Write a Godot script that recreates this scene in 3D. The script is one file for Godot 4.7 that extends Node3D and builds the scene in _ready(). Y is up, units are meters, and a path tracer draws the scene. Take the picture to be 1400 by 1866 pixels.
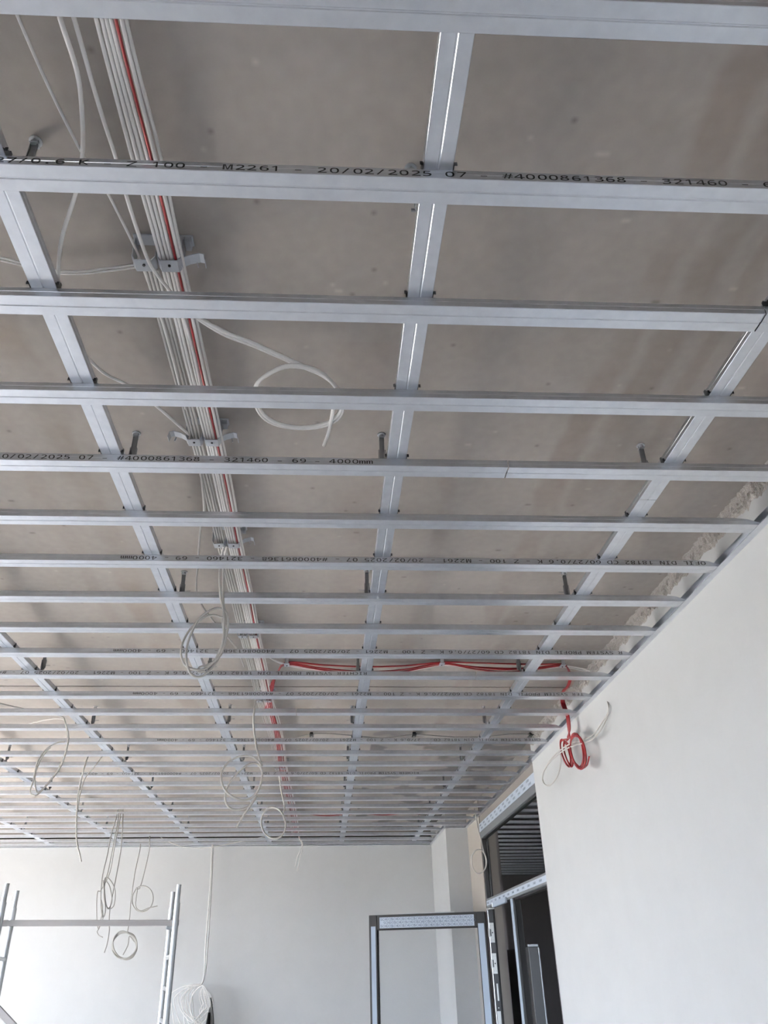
extends Node3D
# An unfinished room seen from below: a galvanised suspended-ceiling grid under a concrete slab,
# cables in clamps, white walls, a glazed door and a mobile scaffold. Units are metres, y is up.

const GRID := 2.8174          # underside of the cross profiles
const CARRIER := 2.8444       # underside of the carrier rails
const SLAB := 2.99            # underside of the concrete slab
const WALL_X := 1.56          # face of the white side wall
const WALL_Z := -10.13        # face of the far wall
const LEFT_X := -6.4          # face of the window wall
const BACK_Z := 7.5
const ORD := ["zeroth", "first", "second", "third", "fourth", "fifth", "sixth", "seventh", "eighth", "ninth", "tenth", "eleventh", "twelfth", "thirteenth", "fourteenth", "fifteenth", "sixteenth", "seventeenth", "eighteenth", "nineteenth", "twentieth", "twenty-first", "twenty-second", "twenty-third", "twenty-fourth", "twenty-fifth", "twenty-sixth", "twenty-seventh", "twenty-eighth", "twenty-ninth", "thirtieth", "thirty-first", "thirty-second", "thirty-third"]
const PRINT_TEXT := "RICHTER SYSTEM PROFIL DIN 18182 CD 60/27/0.6 K - Z 100 - M2261 - 20/02/2025 07 - #4000861368 - 321460 - 69 - 4000mm"

var M := {}
var taken := {}


func _ready() -> void:
	# ---------------------------------------------------------------- camera
	var cam := Camera3D.new()
	cam.name = "camera"
	add_child(cam)
	var b := Basis(Vector3.UP, -0.0524) * Basis(Vector3.RIGHT, 0.5194) * Basis(Vector3.BACK, -0.0147)
	cam.transform = Transform3D(b, Vector3(0, 1.45, 0))
	cam.projection = Camera3D.PROJECTION_FRUSTUM
	cam.near = 0.05
	cam.far = 200.0
	cam.size = 0.05 * 1866.0 / 1400.0
	cam.frustum_offset = Vector2(38.67, 39.5) / 1400.0 * 0.05
	cam.current = true
	# ---------------------------------------------------------------- sky and exposure
	var env := Environment.new()
	env.background_mode = Environment.BG_SKY
	var sky := Sky.new()
	var sm := ProceduralSkyMaterial.new()
	sm.sky_top_color = Color(0.88, 0.94, 1.0)      # overcast: brightest overhead
	sm.sky_horizon_color = Color(0.78, 0.83, 0.90)
	sm.sky_curve = 0.6
	sm.ground_bottom_color = Color(0.22, 0.22, 0.21)
	sm.ground_horizon_color = Color(0.30, 0.30, 0.29)
	sm.sky_energy_multiplier = 1.0
	sm.ground_energy_multiplier = 1.0
	sky.sky_material = sm
	env.sky = sky
	env.background_energy_multiplier = 31.0
	env.tonemap_mode = Environment.TONE_MAPPER_LINEAR
	env.tonemap_exposure = 1.24
	env.sdfgi_enabled = true
	env.ssao_enabled = true
	env.ssil_enabled = true
	var we := WorldEnvironment.new()
	we.name = "world_environment"
	we.environment = env
	add_child(we)
	# ---------------------------------------------------------------- sun: slants in through the window wall and falls on the floor below the windows
	var sun := DirectionalLight3D.new()
	sun.name = "sun"
	add_child(sun)
	sun.look_at_from_position(Vector3(-10, 13, 1.0), Vector3.ZERO)
	sun.light_color = Color(1.0, 0.975, 0.95)
	sun.light_energy = 64.0
	sun.light_angular_distance = 2.0
	sun.shadow_enabled = true
	# ---------------------------------------------------------------- the scene
	make_materials()
	build_room()
	build_corridor()
	build_grid()
	build_door()
	build_scaffold()
	build_clamps()
	build_bundle()
	build_cables()


# ==================================================================== small helpers
func numbered(n: String) -> String:
	if not taken.has(n):
		taken[n] = 0
		return n
	taken[n] += 1
	return "%s_%03d" % [n, taken[n]]


func tag(o: Node, label: String, category: String, group := "") -> void:
	o.set_meta("label", label)
	o.set_meta("category", category)
	if group != "":
		o.set_meta("group", group)


func thing(called: String, label: String, category: String, at := Vector3.ZERO, turn := 0.0, group := "") -> Node3D:
	var o := Node3D.new()
	o.name = numbered(called)
	add_child(o, true)
	o.position = at
	o.rotation.y = turn
	tag(o, label, category, group)
	return o


func mi(called: String, mesh: Mesh, mat: Material, parent: Node, at := Vector3.ZERO) -> MeshInstance3D:
	var o := MeshInstance3D.new()
	o.name = numbered(called) if parent == self else called
	o.mesh = mesh
	o.material_override = mat
	o.cast_shadow = GeometryInstance3D.SHADOW_CASTING_SETTING_ON
	parent.add_child(o, true)
	o.position = at
	return o


func struct(called: String, mesh: Mesh, mat: Material, at := Vector3.ZERO) -> MeshInstance3D:
	var o := mi(called, mesh, mat, self, at)
	o.set_meta("kind", "structure")
	return o


func begin() -> SurfaceTool:
	var st := SurfaceTool.new()
	st.begin(Mesh.PRIMITIVE_TRIANGLES)
	return st


func done(st: SurfaceTool) -> ArrayMesh:
	st.generate_normals()
	return st.commit()


func tri_out(st: SurfaceTool, a: Vector3, b: Vector3, c: Vector3, away: Vector3) -> void:
	if (b - a).cross(c - a).dot(away) > 0.0:
		st.add_vertex(a); st.add_vertex(c); st.add_vertex(b)
	else:
		st.add_vertex(a); st.add_vertex(b); st.add_vertex(c)


func quad_out(st: SurfaceTool, a: Vector3, b: Vector3, c: Vector3, d: Vector3, away: Vector3) -> void:
	tri_out(st, a, b, c, away)
	tri_out(st, a, c, d, away)


# a box with chamfered edges
func bx(st: SurfaceTool, c: Vector3, s: Vector3, ch := 0.0) -> void:
	st.set_smooth_group(-1)
	var h := s * 0.5
	if ch <= 0.0:
		for ax in 3:
			for sg in [-1.0, 1.0]:
				var n := Vector3.ZERO
				n[ax] = sg
				var u := (ax + 1) % 3
				var v := (ax + 2) % 3
				var p := []
				for k in [[-1, -1], [1, -1], [1, 1], [-1, 1]]:
					var w := Vector3.ZERO
					w[ax] = sg * h[ax]
					w[u] = k[0] * h[u]
					w[v] = k[1] * h[v]
					p.append(c + w)
				quad_out(st, p[0], p[1], p[2], p[3], n)
		return
	var k := h - Vector3(ch, ch, ch)
	for ax in 3:
		var u := (ax + 1) % 3
		var v := (ax + 2) % 3
		for sg in [-1.0, 1.0]:
			var n := Vector3.ZERO
			n[ax] = sg
			var p := []
			for q in [[-1, -1], [1, -1], [1, 1], [-1, 1]]:
				var w := Vector3.ZERO
				w[ax] = sg * h[ax]
				w[u] = q[0] * k[u]
				w[v] = q[1] * k[v]
				p.append(c + w)
			quad_out(st, p[0], p[1], p[2], p[3], n)
		for su in [-1.0, 1.0]:
			for sv in [-1.0, 1.0]:
				var a1 := Vector3.ZERO
				a1[u] = su * h[u]; a1[v] = sv * k[v]; a1[ax] = -k[ax]
				var a2 := a1
				a2[ax] = k[ax]
				var b1 := Vector3.ZERO
				b1[u] = su * k[u]; b1[v] = sv * h[v]; b1[ax] = -k[ax]
				var b2 := b1
				b2[ax] = k[ax]
				var n := Vector3.ZERO
				n[u] = su; n[v] = sv
				quad_out(st, c + a1, c + a2, c + b2, c + b1, n)
	for sx in [-1.0, 1.0]:
		for sy in [-1.0, 1.0]:
			for sz in [-1.0, 1.0]:
				tri_out(st, c + Vector3(sx * h.x, sy * k.y, sz * k.z), c + Vector3(sx * k.x, sy * h.y, sz * k.z), c + Vector3(sx * k.x, sy * k.y, sz * h.z), Vector3(sx, sy, sz))


func box_mesh(s: Vector3, ch := 0.0) -> ArrayMesh:
	var st := begin()
	bx(st, Vector3.ZERO, s, ch)
	return done(st)


# a box from one corner to the other
func span(a: Vector3, b: Vector3, ch := 0.0) -> ArrayMesh:
	var st := begin()
	bx(st, (a + b) * 0.5, (b - a).abs(), ch)
	return done(st)


# round tube along a path, with end caps
func tube(st: SurfaceTool, pts: PackedVector3Array, r: float, sides := 8, r2 := -1.0) -> void:
	st.set_smooth_group(0)
	var n := pts.size()
	var t := (pts[1] - pts[0]).normalized()
	var up := Vector3.UP if absf(t.y) < 0.9 else Vector3.RIGHT
	var side := t.cross(up).normalized()
	var rings := []
	for i in n:
		var d := (pts[mini(i + 1, n - 1)] - pts[maxi(i - 1, 0)]).normalized()
		side = (side - d * side.dot(d)).normalized()
		var other := d.cross(side)
		var rr := r if r2 < 0.0 else lerpf(r, r2, float(i) / (n - 1))
		var ring := PackedVector3Array()
		for k in sides:
			var a := TAU * k / sides
			ring.append(pts[i] + (side * cos(a) + other * sin(a)) * rr)
		rings.append(ring)
	for i in n - 1:
		for k in sides:
			var k2 := (k + 1) % sides
			var a: Vector3 = rings[i][k]
			quad_out(st, a, rings[i][k2], rings[i + 1][k2], rings[i + 1][k], a - pts[i])
	st.set_smooth_group(-1)
	for e in [[0, 1], [n - 1, n - 2]]:
		var dirn: Vector3 = pts[e[0]] - pts[e[1]]
		for k in sides:
			tri_out(st, pts[e[0]], rings[e[0]][k], rings[e[0]][(k + 1) % sides], dirn)


func rod(a: Vector3, b: Vector3, r: float, sides := 12) -> ArrayMesh:
	var st := begin()
	tube(st, PackedVector3Array([a, b]), r, sides)
	return done(st)


# Catmull-Rom through control points
func smooth_path(p: PackedVector3Array, steps := 5) -> PackedVector3Array:
	var o := PackedVector3Array()
	var n := p.size()
	for i in n - 1:
		var a := p[maxi(i - 1, 0)]
		var b := p[i]
		var c := p[i + 1]
		var d := p[mini(i + 2, n - 1)]
		for s in steps:
			o.append(b.cubic_interpolate(c, a, d, float(s) / steps))
	o.append(p[n - 1])
	return o


# flat strip bent along a path in the local XY plane, wide along z
func strip(st: SurfaceTool, pts: Array, zc: float, wide: float, thick: float) -> void:
	var sec := sheet(PackedVector2Array(pts), thick)
	prism_z(st, sec, zc - wide * 0.5, zc + wide * 0.5)


# closed outline of a thin sheet that follows an open line (the sheet lies on its left)
func sheet(line: PackedVector2Array, t: float) -> PackedVector2Array:
	var inner := PackedVector2Array()
	var n := line.size()
	for i in n:
		var d0 := (line[i] - line[maxi(i - 1, 0)]).normalized()
		var d1 := (line[mini(i + 1, n - 1)] - line[i]).normalized()
		if i == 0: d0 = d1
		if i == n - 1: d1 = d0
		var m := d0.orthogonal() + d1.orthogonal()
		m = m / maxf(0.3, m.length_squared() * 0.5)
		inner.append(line[i] + m * t)
	inner.reverse()
	var o := line.duplicate()
	o.append_array(inner)
	return o


func prism_z(st: SurfaceTool, sec: PackedVector2Array, z0: float, z1: float) -> void:
	st.set_smooth_group(-1)
	var n := sec.size()
	var ccw := not Geometry2D.is_polygon_clockwise(sec)
	for i in n:
		var a := sec[i]
		var b := sec[(i + 1) % n]
		var nn := (b - a).orthogonal()
		if not ccw: nn = -nn
		# Vector2.orthogonal turns left in y-up axes: outward is the other way
		var away := Vector3(-nn.x, -nn.y, 0)
		quad_out(st, Vector3(a.x, a.y, z0), Vector3(b.x, b.y, z0), Vector3(b.x, b.y, z1), Vector3(a.x, a.y, z1), away)
	var idx := Geometry2D.triangulate_polygon(sec)
	for k in range(0, idx.size(), 3):
		var a := sec[idx[k]]
		var b := sec[idx[k + 1]]
		var c := sec[idx[k + 2]]
		tri_out(st, Vector3(a.x, a.y, z0), Vector3(b.x, b.y, z0), Vector3(c.x, c.y, z0), Vector3(0, 0, -1))
		tri_out(st, Vector3(a.x, a.y, z1), Vector3(b.x, b.y, z1), Vector3(c.x, c.y, z1), Vector3(0, 0, 1))


# section (u = local z, v = local y) drawn out along local x through stations [x, height factor]
func draw_out(sec: PackedVector2Array, stations: Array) -> ArrayMesh:
	var st := begin()
	st.set_smooth_group(-1)
	var n := sec.size()
	var ccw := not Geometry2D.is_polygon_clockwise(sec)
	for s in stations.size() - 1:
		for i in n:
			var a := sec[i]
			var b := sec[(i + 1) % n]
			var nn := (b - a).orthogonal()
			if not ccw: nn = -nn
			var f0: float = stations[s][1]
			var f1: float = stations[s + 1][1]
			var x0: float = stations[s][0]
			var x1: float = stations[s + 1][0]
			quad_out(st, Vector3(x0, a.y * f0, a.x), Vector3(x0, b.y * f0, b.x), Vector3(x1, b.y * f1, b.x), Vector3(x1, a.y * f1, a.x), Vector3(0, -nn.y, -nn.x))
	var idx := Geometry2D.triangulate_polygon(sec)
	for e in [0, stations.size() - 1]:
		var x: float = stations[e][0]
		var f: float = stations[e][1]
		for k in range(0, idx.size(), 3):
			tri_out(st, Vector3(x, sec[idx[k]].y * f, sec[idx[k]].x), Vector3(x, sec[idx[k + 1]].y * f, sec[idx[k + 1]].x), Vector3(x, sec[idx[k + 2]].y * f, sec[idx[k + 2]].x), Vector3(-1 if e == 0 else 1, 0, 0))
	return done(st)


func lettering(txt: String, em: float, wide: float, mat: Material, parent: Node, called: String) -> MeshInstance3D:
	var t := TextMesh.new()
	var f := SystemFont.new()
	f.font_names = PackedStringArray(["Droid Sans Mono"])
	t.font = f
	t.text = txt
	t.font_size = 24
	t.pixel_size = em / 24.0
	t.depth = 0.0004
	t.curve_step = 3.0
	t.horizontal_alignment = HORIZONTAL_ALIGNMENT_LEFT
	t.vertical_alignment = VERTICAL_ALIGNMENT_CENTER
	var o := mi(called, t, mat, parent)
	o.scale = Vector3(wide, 1, 1)
	return o


# ==================================================================== materials
func plain(c: Color, rough: float, metal := 0.0) -> StandardMaterial3D:
	var m := StandardMaterial3D.new()
	m.albedo_color = c
	m.roughness = rough
	m.metallic = metal
	m.cull_mode = BaseMaterial3D.CULL_DISABLED
	return m


func noise_tex(freq: float, lo: Color, hi: Color, kind := FastNoiseLite.TYPE_SIMPLEX_SMOOTH, seed_no := 1, octaves := 4) -> NoiseTexture2D:
	var n := FastNoiseLite.new()
	n.seed = seed_no
	n.noise_type = kind
	n.frequency = freq
	n.fractal_octaves = octaves
	var t := NoiseTexture2D.new()
	t.width = 512
	t.height = 512
	t.seamless = true
	t.noise = n
	var g := Gradient.new()
	g.set_color(0, lo)
	g.set_color(1, hi)
	t.color_ramp = g
	return t


func make_materials() -> void:
	var zinc := plain(Color(0.87, 0.88, 0.90), 0.30, 0.97)
	zinc.albedo_texture = noise_tex(0.03, Color(0.95, 0.95, 0.955), Color(1, 1, 1), FastNoiseLite.TYPE_SIMPLEX_SMOOTH, 3, 3)
	zinc.uv1_triplanar = true
	zinc.uv1_world_triplanar = true
	zinc.uv1_scale = Vector3(1.3, 1.3, 1.3)
	M.zinc = zinc
	M.dark_zinc = plain(Color(0.55, 0.56, 0.57), 0.45, 0.85)
	M.clip_metal = plain(Color(0.36, 0.37, 0.39), 0.45, 0.8)
	M.aluminium = plain(Color(0.80, 0.81, 0.82), 0.32, 0.9)
	M.brace_metal = plain(Color(0.70, 0.69, 0.69), 0.5, 0.5)
	var white := plain(Color(0.77, 0.77, 0.768), 0.85)
	white.albedo_texture = noise_tex(0.012, Color(0.985, 0.985, 0.985), Color(1, 1, 1), FastNoiseLite.TYPE_SIMPLEX_SMOOTH, 9)
	white.uv1_triplanar = true
	white.uv1_world_triplanar = true
	white.uv1_scale = Vector3(0.6, 0.6, 0.6)
	M.white_wall = white
	M.beige_plaster = plain(Color(0.66, 0.63, 0.595), 0.9)
	M.lintel = plain(Color(0.47, 0.445, 0.43), 0.9)  # tone darkened for the shade over the door head
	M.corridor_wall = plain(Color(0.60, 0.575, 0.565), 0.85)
	var scr := plain(Color(0.92, 0.915, 0.91), 0.7)
	scr.albedo_texture = noise_tex(0.02, Color(0.9, 0.9, 0.9), Color(1, 1, 1), FastNoiseLite.TYPE_SIMPLEX_SMOOTH, 12)
	scr.uv1_triplanar = true
	scr.uv1_world_triplanar = true
	scr.uv1_scale = Vector3(0.5, 0.5, 0.5)
	M.screed = scr
	var mortar := plain(Color(0.82, 0.80, 0.78), 0.95)
	mortar.albedo_texture = noise_tex(0.09, Color(0.62, 0.60, 0.58), Color(1, 1, 1), FastNoiseLite.TYPE_SIMPLEX, 21, 3)
	mortar.uv1_triplanar = true
	mortar.uv1_world_triplanar = true
	mortar.uv1_scale = Vector3(5, 5, 5)
	M.mortar = mortar
	M.asphalt = plain(Color(0.30, 0.30, 0.29), 0.9)
	M.print_ink = plain(Color(0.17, 0.17, 0.18), 0.7)
	M.tape_ink = plain(Color(0.28, 0.32, 0.42), 0.7)
	M.white_cable = plain(Color(0.93, 0.915, 0.90), 0.5)
	M.grey_cable = plain(Color(0.60, 0.59, 0.57), 0.5)
	M.red_cable = plain(Color(0.53, 0.07, 0.10), 0.45)
	M.pale_cable = plain(Color(0.76, 0.745, 0.725), 0.5)
	M.black_cable = plain(Color(0.04, 0.04, 0.045), 0.45)
	M.clamp = plain(Color(0.74, 0.75, 0.77), 0.4, 0.25)
	M.frame_dark = plain(Color(0.13, 0.13, 0.135), 0.4)
	M.frame_grey = plain(Color(0.42, 0.43, 0.44), 0.4)
	M.gasket = plain(Color(0.03, 0.03, 0.03), 0.6)
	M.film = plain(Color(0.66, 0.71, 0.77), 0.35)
	var tape := plain(Color(0.84, 0.87, 0.90), 0.4)
	tape.albedo_texture = noise_tex(0.06, Color(0.72, 0.75, 0.80), Color(1, 1, 1), FastNoiseLite.TYPE_SIMPLEX, 31, 2)
	tape.uv1_triplanar = true
	tape.uv1_world_triplanar = true
	tape.uv1_scale = Vector3(4, 12, 2)
	M.tape = tape
	M.hinge = plain(Color(0.66, 0.66, 0.65), 0.4, 0.6)
	var glass := plain(Color(0.86, 0.90, 0.93, 0.06), 0.03)
	glass.transparency = BaseMaterial3D.TRANSPARENCY_ALPHA
	M.glass = glass
	M.slab = slab_material()


# poured concrete: cloudy grey, formwork streaks along the room, water marks, small bug holes
func slab_material() -> StandardMaterial3D:
	var w := 768
	var h := 1344            # 96 pixels to the metre over 8 by 14 metres
	var ppm := 96.0
	var cloud := FastNoiseLite.new()
	cloud.seed = 4
	cloud.frequency = 0.012
	cloud.fractal_octaves = 4
	var fine := FastNoiseLite.new()
	fine.seed = 8
	fine.frequency = 0.22
	fine.fractal_octaves = 2
	var edge := FastNoiseLite.new()
	edge.seed = 15
	edge.frequency = 0.02
	edge.fractal_octaves = 3
	var img_c := cloud.get_image(w, h)
	var img_f := fine.get_image(w, h)
	var img_e := edge.get_image(w, h)
	var dc := img_c.get_data()
	var df := img_f.get_data()
	var de := img_e.get_data()
	# streaks: x, half width, z from, z to, r g b factors
	var streaks := [
		[0.83, 0.045, -0.4, -6.5, 0.922, 0.898, 0.886], [0.96, 0.05, -0.4, -7.5, 0.916, 0.898, 0.886],
		[1.09, 0.02, -0.6, -3.4, 0.952, 0.94, 0.928], [-0.89, 0.05, -1.2, -5.5, 0.922, 0.898, 0.88],
		[-1.05, 0.03, -1.5, -4.4, 0.958, 0.946, 0.94], [0.1, 0.07, -1.6, -6, 0.973, 0.958, 0.955],
		[-0.16, 0.05, -4.8, -8.6, 0.94, 0.916, 0.874], [-2.3, 0.06, -2.5, -9, 0.958, 0.946, 0.934],
		[0.45, 0.03, -2, -4.5, 0.976, 0.964, 0.958], [1.35, 0.1, -0.3, -2.2, 0.958, 0.934, 0.916]]
	var out := PackedByteArray()
	out.resize(w * h * 3)
	var add := PackedFloat32Array()
	for y in h:
		var z := 3.0 - y / ppm
		for x in w:
			var k := y * w + x
			var wx := x / ppm - 6.0
			var c := dc[k] / 255.0 - 0.5
			var f := df[k] / 255.0 - 0.5
			var e := de[k] / 255.0 - 0.5
			var v := 0.65 + c * 0.10 + f * 0.035
			var r := v * 1.0
			var g := v * 0.952
			var bl := v * 0.908
			for s in streaks:
				if z < s[2] and z > s[3]:
					var q: float = absf(wx - s[0] + e * 0.07) / s[1]
					if q < 1.35:
						var m: float = clampf((1.35 - q) * 1.6 + c, 0.0, 1.0) * clampf(0.55 + e * 1.5, 0.0, 1.0)
						r *= lerpf(1.0, s[4], m)
						g *= lerpf(1.0, s[5], m)
						bl *= lerpf(1.0, s[6], m)
			# damp patches in the corner beyond the glazed door head
			if z < -5.2 and wx > 0.35:
				var p := clampf((e * 0.9 + c * 0.9 - 0.02 + clampf((wx - 0.9) * 0.12, -0.08, 0.1)) * 14.0, 0.0, 1.0) * clampf((-5.2 - z) * 1.2, 0.0, 1.0)
				r *= 1.0 - 0.28 * p
				g *= 1.0 - 0.27 * p
				bl *= 1.0 - 0.25 * p
			out[k * 3] = clampi(int(r * 255.0), 0, 255)
			out[k * 3 + 1] = clampi(int(g * 255.0), 0, 255)
			out[k * 3 + 2] = clampi(int(bl * 255.0), 0, 255)
	var img := Image.create_from_data(w, h, false, Image.FORMAT_RGB8, out)
	var rng := RandomNumberGenerator.new()
	rng.seed = 77
	for k in 1900:
		var px := rng.randi_range(0, w - 3)
		var py := rng.randi_range(0, h - 3)
		var col := img.get_pixel(px, py)
		var t := 0.80 if rng.randf() < 0.5 else 1.11
		img.set_pixel(px, py, Color(col.r * t, col.g * t, col.b * t))
		if rng.randf() < 0.3:
			img.set_pixel(px + 1, py, Color(col.r * t, col.g * t, col.b * t))
	img.generate_mipmaps()
	var m := plain(Color(1, 1, 1), 0.9)
	m.albedo_texture = ImageTexture.create_from_image(img)
	return m


# ==================================================================== the room
# flat slab panel with texture coordinates laid out in metres over the whole slab
func slab_panel(x0: float, x1: float, z0: float, z1: float, mat: Material, called: String) -> MeshInstance3D:
	var st := begin()
	st.set_smooth_group(-1)
	var p := [Vector3(x0, SLAB, z0), Vector3(x1, SLAB, z0), Vector3(x1, SLAB, z1), Vector3(x0, SLAB, z1)]
	var top := Vector3(0, 0.2, 0)
	var order := [[p[0], p[1], p[2], p[3], Vector3.DOWN], [p[0] + top, p[1] + top, p[2] + top, p[3] + top, Vector3.UP],
		[p[0], p[1], p[1] + top, p[0] + top, Vector3(0, 0, 1)], [p[3], p[2], p[2] + top, p[3] + top, Vector3(0, 0, -1)],
		[p[0], p[3], p[3] + top, p[0] + top, Vector3(-1, 0, 0)], [p[1], p[2], p[2] + top, p[1] + top, Vector3(1, 0, 0)]]
	for f in order:
		var away: Vector3 = f[4]
		var q := [f[0], f[1], f[2], f[3]]
		for t in [[0, 1, 2], [0, 2, 3]]:
			var a: Vector3 = q[t[0]]
			var b: Vector3 = q[t[1]]
			var c: Vector3 = q[t[2]]
			var seq := [a, c, b] if (b - a).cross(c - a).dot(away) > 0.0 else [a, b, c]
			for v in seq:
				st.set_uv(Vector2((v.x + 6.0) / 8.0, (3.0 - v.z) / 14.0))
				st.add_vertex(v)
	return struct(called, done(st), mat)


func build_room() -> void:
	struct("floor", span(Vector3(LEFT_X - 0.3, -0.2, BACK_Z + 0.3), Vector3(WALL_X + 0.25, 0, WALL_Z - 0.25)), M.screed)
	# two cast slab panels with an open joint between them
	slab_panel(LEFT_X - 0.3, 2.0, BACK_Z + 0.3, -4.595, M.slab, "ceiling")
	slab_panel(LEFT_X - 0.3, 2.0, -4.609, WALL_Z - 0.25, M.slab, "ceiling")
	struct("ceiling_cover", span(Vector3(LEFT_X - 0.3, SLAB + 0.02, -4.3), Vector3(2.0, SLAB + 0.25, -4.9)), M.slab)
	# side wall, its end stands where the glazed door begins
	struct("wall_right", span(Vector3(WALL_X, 0, BACK_Z), Vector3(WALL_X + 0.16, SLAB, -5.82)), M.white_wall)
	# short return beyond the door and the boxed pillar in the corner
	struct("wall_return", span(Vector3(1.565, 0, -8.15), Vector3(1.72, SLAB, -8.87)), M.beige_plaster)
	struct("trim_1", span(Vector3(1.635, 0, -8.13), Vector3(1.69, SLAB, -8.149)), M.beige_plaster)
	struct("wall_pillar", span(Vector3(1.325, 0, -8.87), Vector3(1.72, SLAB, WALL_Z)), M.white_wall)
	# lintel over the door head
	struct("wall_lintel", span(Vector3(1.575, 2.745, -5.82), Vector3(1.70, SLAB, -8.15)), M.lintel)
	# far wall: boarded up to a slot below the slab
	struct("wall_far", span(Vector3(LEFT_X - 0.3, 0, WALL_Z), Vector3(1.72, 2.915, WALL_Z - 0.12)), M.white_wall)
	struct("wall_far_upper", span(Vector3(LEFT_X - 0.3, 2.945, WALL_Z - 0.02), Vector3(1.72, SLAB, WALL_Z - 0.12)), M.slab)
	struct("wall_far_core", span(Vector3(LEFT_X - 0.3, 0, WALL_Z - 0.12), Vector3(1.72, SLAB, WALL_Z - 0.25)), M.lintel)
	# wall behind the camera
	struct("wall_back_left", span(Vector3(LEFT_X - 0.3, 0, BACK_Z), Vector3(-5.4, SLAB, BACK_Z + 0.25)), M.white_wall)
	struct("wall_back_right", span(Vector3(-3.0, 0, BACK_Z), Vector3(WALL_X + 0.16, SLAB, BACK_Z + 0.25)), M.white_wall)
	struct("wall_back_sill", span(Vector3(-5.4, 0, BACK_Z), Vector3(-3.0, 0.12, BACK_Z + 0.25)), M.white_wall)
	struct("wall_back_head", span(Vector3(-5.4, 2.62, BACK_Z), Vector3(-3.0, SLAB, BACK_Z + 0.25)), M.white_wall)
	# window wall on the left: sill wall, head beam, piers and glazed windows
	struct("wall_left_sill", span(Vector3(LEFT_X, 0, BACK_Z), Vector3(LEFT_X - 0.3, 0.12, WALL_Z)), M.white_wall)
	struct("wall_left_head", span(Vector3(LEFT_X, 2.62, BACK_Z), Vector3(LEFT_X - 0.3, SLAB, WALL_Z)), M.white_wall)
	var wins := [[-3.2, -5.3], [-5.6, -7.2], [-7.5, -8.4]]
	var edges := [BACK_Z]
	for w in wins:
		edges.append(w[0])
		edges.append(w[1])
	edges.append(WALL_Z)
	for k in range(0, edges.size(), 2):
		struct("wall_left_pier", span(Vector3(LEFT_X, 0.12, edges[k]), Vector3(LEFT_X - 0.3, 2.62, edges[k + 1])), M.white_wall)
	var n := 1
	wins.append([-3.0, -5.4])      # unseen window added behind the camera to light the far wall
	for w in wins:
		var o := Node3D.new()
		o.name = "window_%d" % n
		add_child(o)
		o.position = Vector3(LEFT_X - 0.15, 0.12, (w[0] + w[1]) * 0.5)
		if n == 4:
			o.position = Vector3((w[0] + w[1]) * 0.5, 0.12, BACK_Z + 0.12)
			o.rotation.y = PI / 2
		o.set_meta("kind", "structure")
		var half: float = (w[0] - w[1]) * 0.5
		for s in [-1.0, 1.0]:
			mi("window_frame", box_mesh(Vector3(0.07, 2.5, 0.07), 0.004), M.frame_dark, o, Vector3(0, 1.25, s * (half - 0.035)))
			mi("window_frame", box_mesh(Vector3(0.07, 0.07, half * 2.0 - 0.14), 0.004), M.frame_dark, o, Vector3(0, 0.035 if s < 0 else 2.465, 0))
		mi("window_frame", box_mesh(Vector3(0.07, 2.36, 0.07), 0.004), M.frame_dark, o, Vector3(0, 1.25, 0))
		for s in [-1.0, 1.0]:
			mi("pane", box_mesh(Vector3(0.008, 2.36, half - 0.105)), M.glass, o, Vector3(0, 1.25, s * (half * 0.5 - 0.0175)))
		n += 1
	# ground outside
	struct("ground_outside", span(Vector3(-60, -0.4, 40), Vector3(30, -0.25, -50)), M.asphalt)
	# rough mortar left standing along the top of the side wall
	var st := begin()
	st.set_smooth_group(-1)
	var nz := FastNoiseLite.new()
	nz.seed = 41
	nz.frequency = 34.0
	nz.fractal_octaves = 3
	var grit := RandomNumberGenerator.new()
	grit.seed = 5
	var rows := []
	var zz := 0.4
	while zz > -5.8:
		var ring := []
		var grow := 0.75 + 0.35 * nz.get_noise_1d(zz * 0.05)
		if zz < -4.55 and zz > -4.75: grow *= 0.3
		var low := 2.925 + 0.022 * nz.get_noise_1d(zz * 0.22 + 9.0)
		for k in 11:
			var t := k / 10.0
			var base := Vector3(lerpf(1.528 + 0.012 * nz.get_noise_1d(zz * 0.5), WALL_X + 0.004, pow(t, 0.7)), lerpf(SLAB + 0.003, low, t), zz)
			var bump := (0.004 + 0.016 * nz.get_noise_3d(k * 0.10, 3.0, zz * 1.0) + 0.006 * nz.get_noise_3d(k * 0.3, 7.0, zz * 3.0) + grit.randf_range(-0.006, 0.006)) * sin(PI * clampf(t, 0.03, 0.97))
			ring.append(base + Vector3(-0.8, -0.6, 0) * bump * grow)
		rows.append(ring)
		zz -= 0.007
	for i in rows.size() - 1:
		for k in 10:
			quad_out(st, rows[i][k], rows[i][k + 1], rows[i + 1][k + 1], rows[i + 1][k], Vector3(-1, -1, 0))
	struct("trim_2", done(st), M.mortar)
	# perimeter channels that carry the grid ends
	var ud := sheet(PackedVector2Array([Vector2(-0.028, 0.0278), Vector2(0, 0.0278), Vector2(0, 0), Vector2(-0.028, 0)]), -0.0007)
	edge_channel(ud, Vector3(WALL_X - 0.0008, GRID - 0.0008, BACK_Z), BACK_Z + 5.82, PI / 2, "galvanised edge channel along the white side wall with the red cable coil")
	edge_channel(ud, Vector3(1.5742, GRID - 0.0008, -5.83), 2.31, PI / 2, "galvanised edge channel over the glazed door head")
	edge_channel(ud, Vector3(1.5642, GRID - 0.0008, -8.151), 0.715, PI / 2, "short galvanised edge channel on the wall return beside the pillar")
	edge_channel(ud, Vector3(1.535, GRID - 0.0008, -8.8692), 0.21, PI, "short galvanised edge channel across the front of the pillar")
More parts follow.
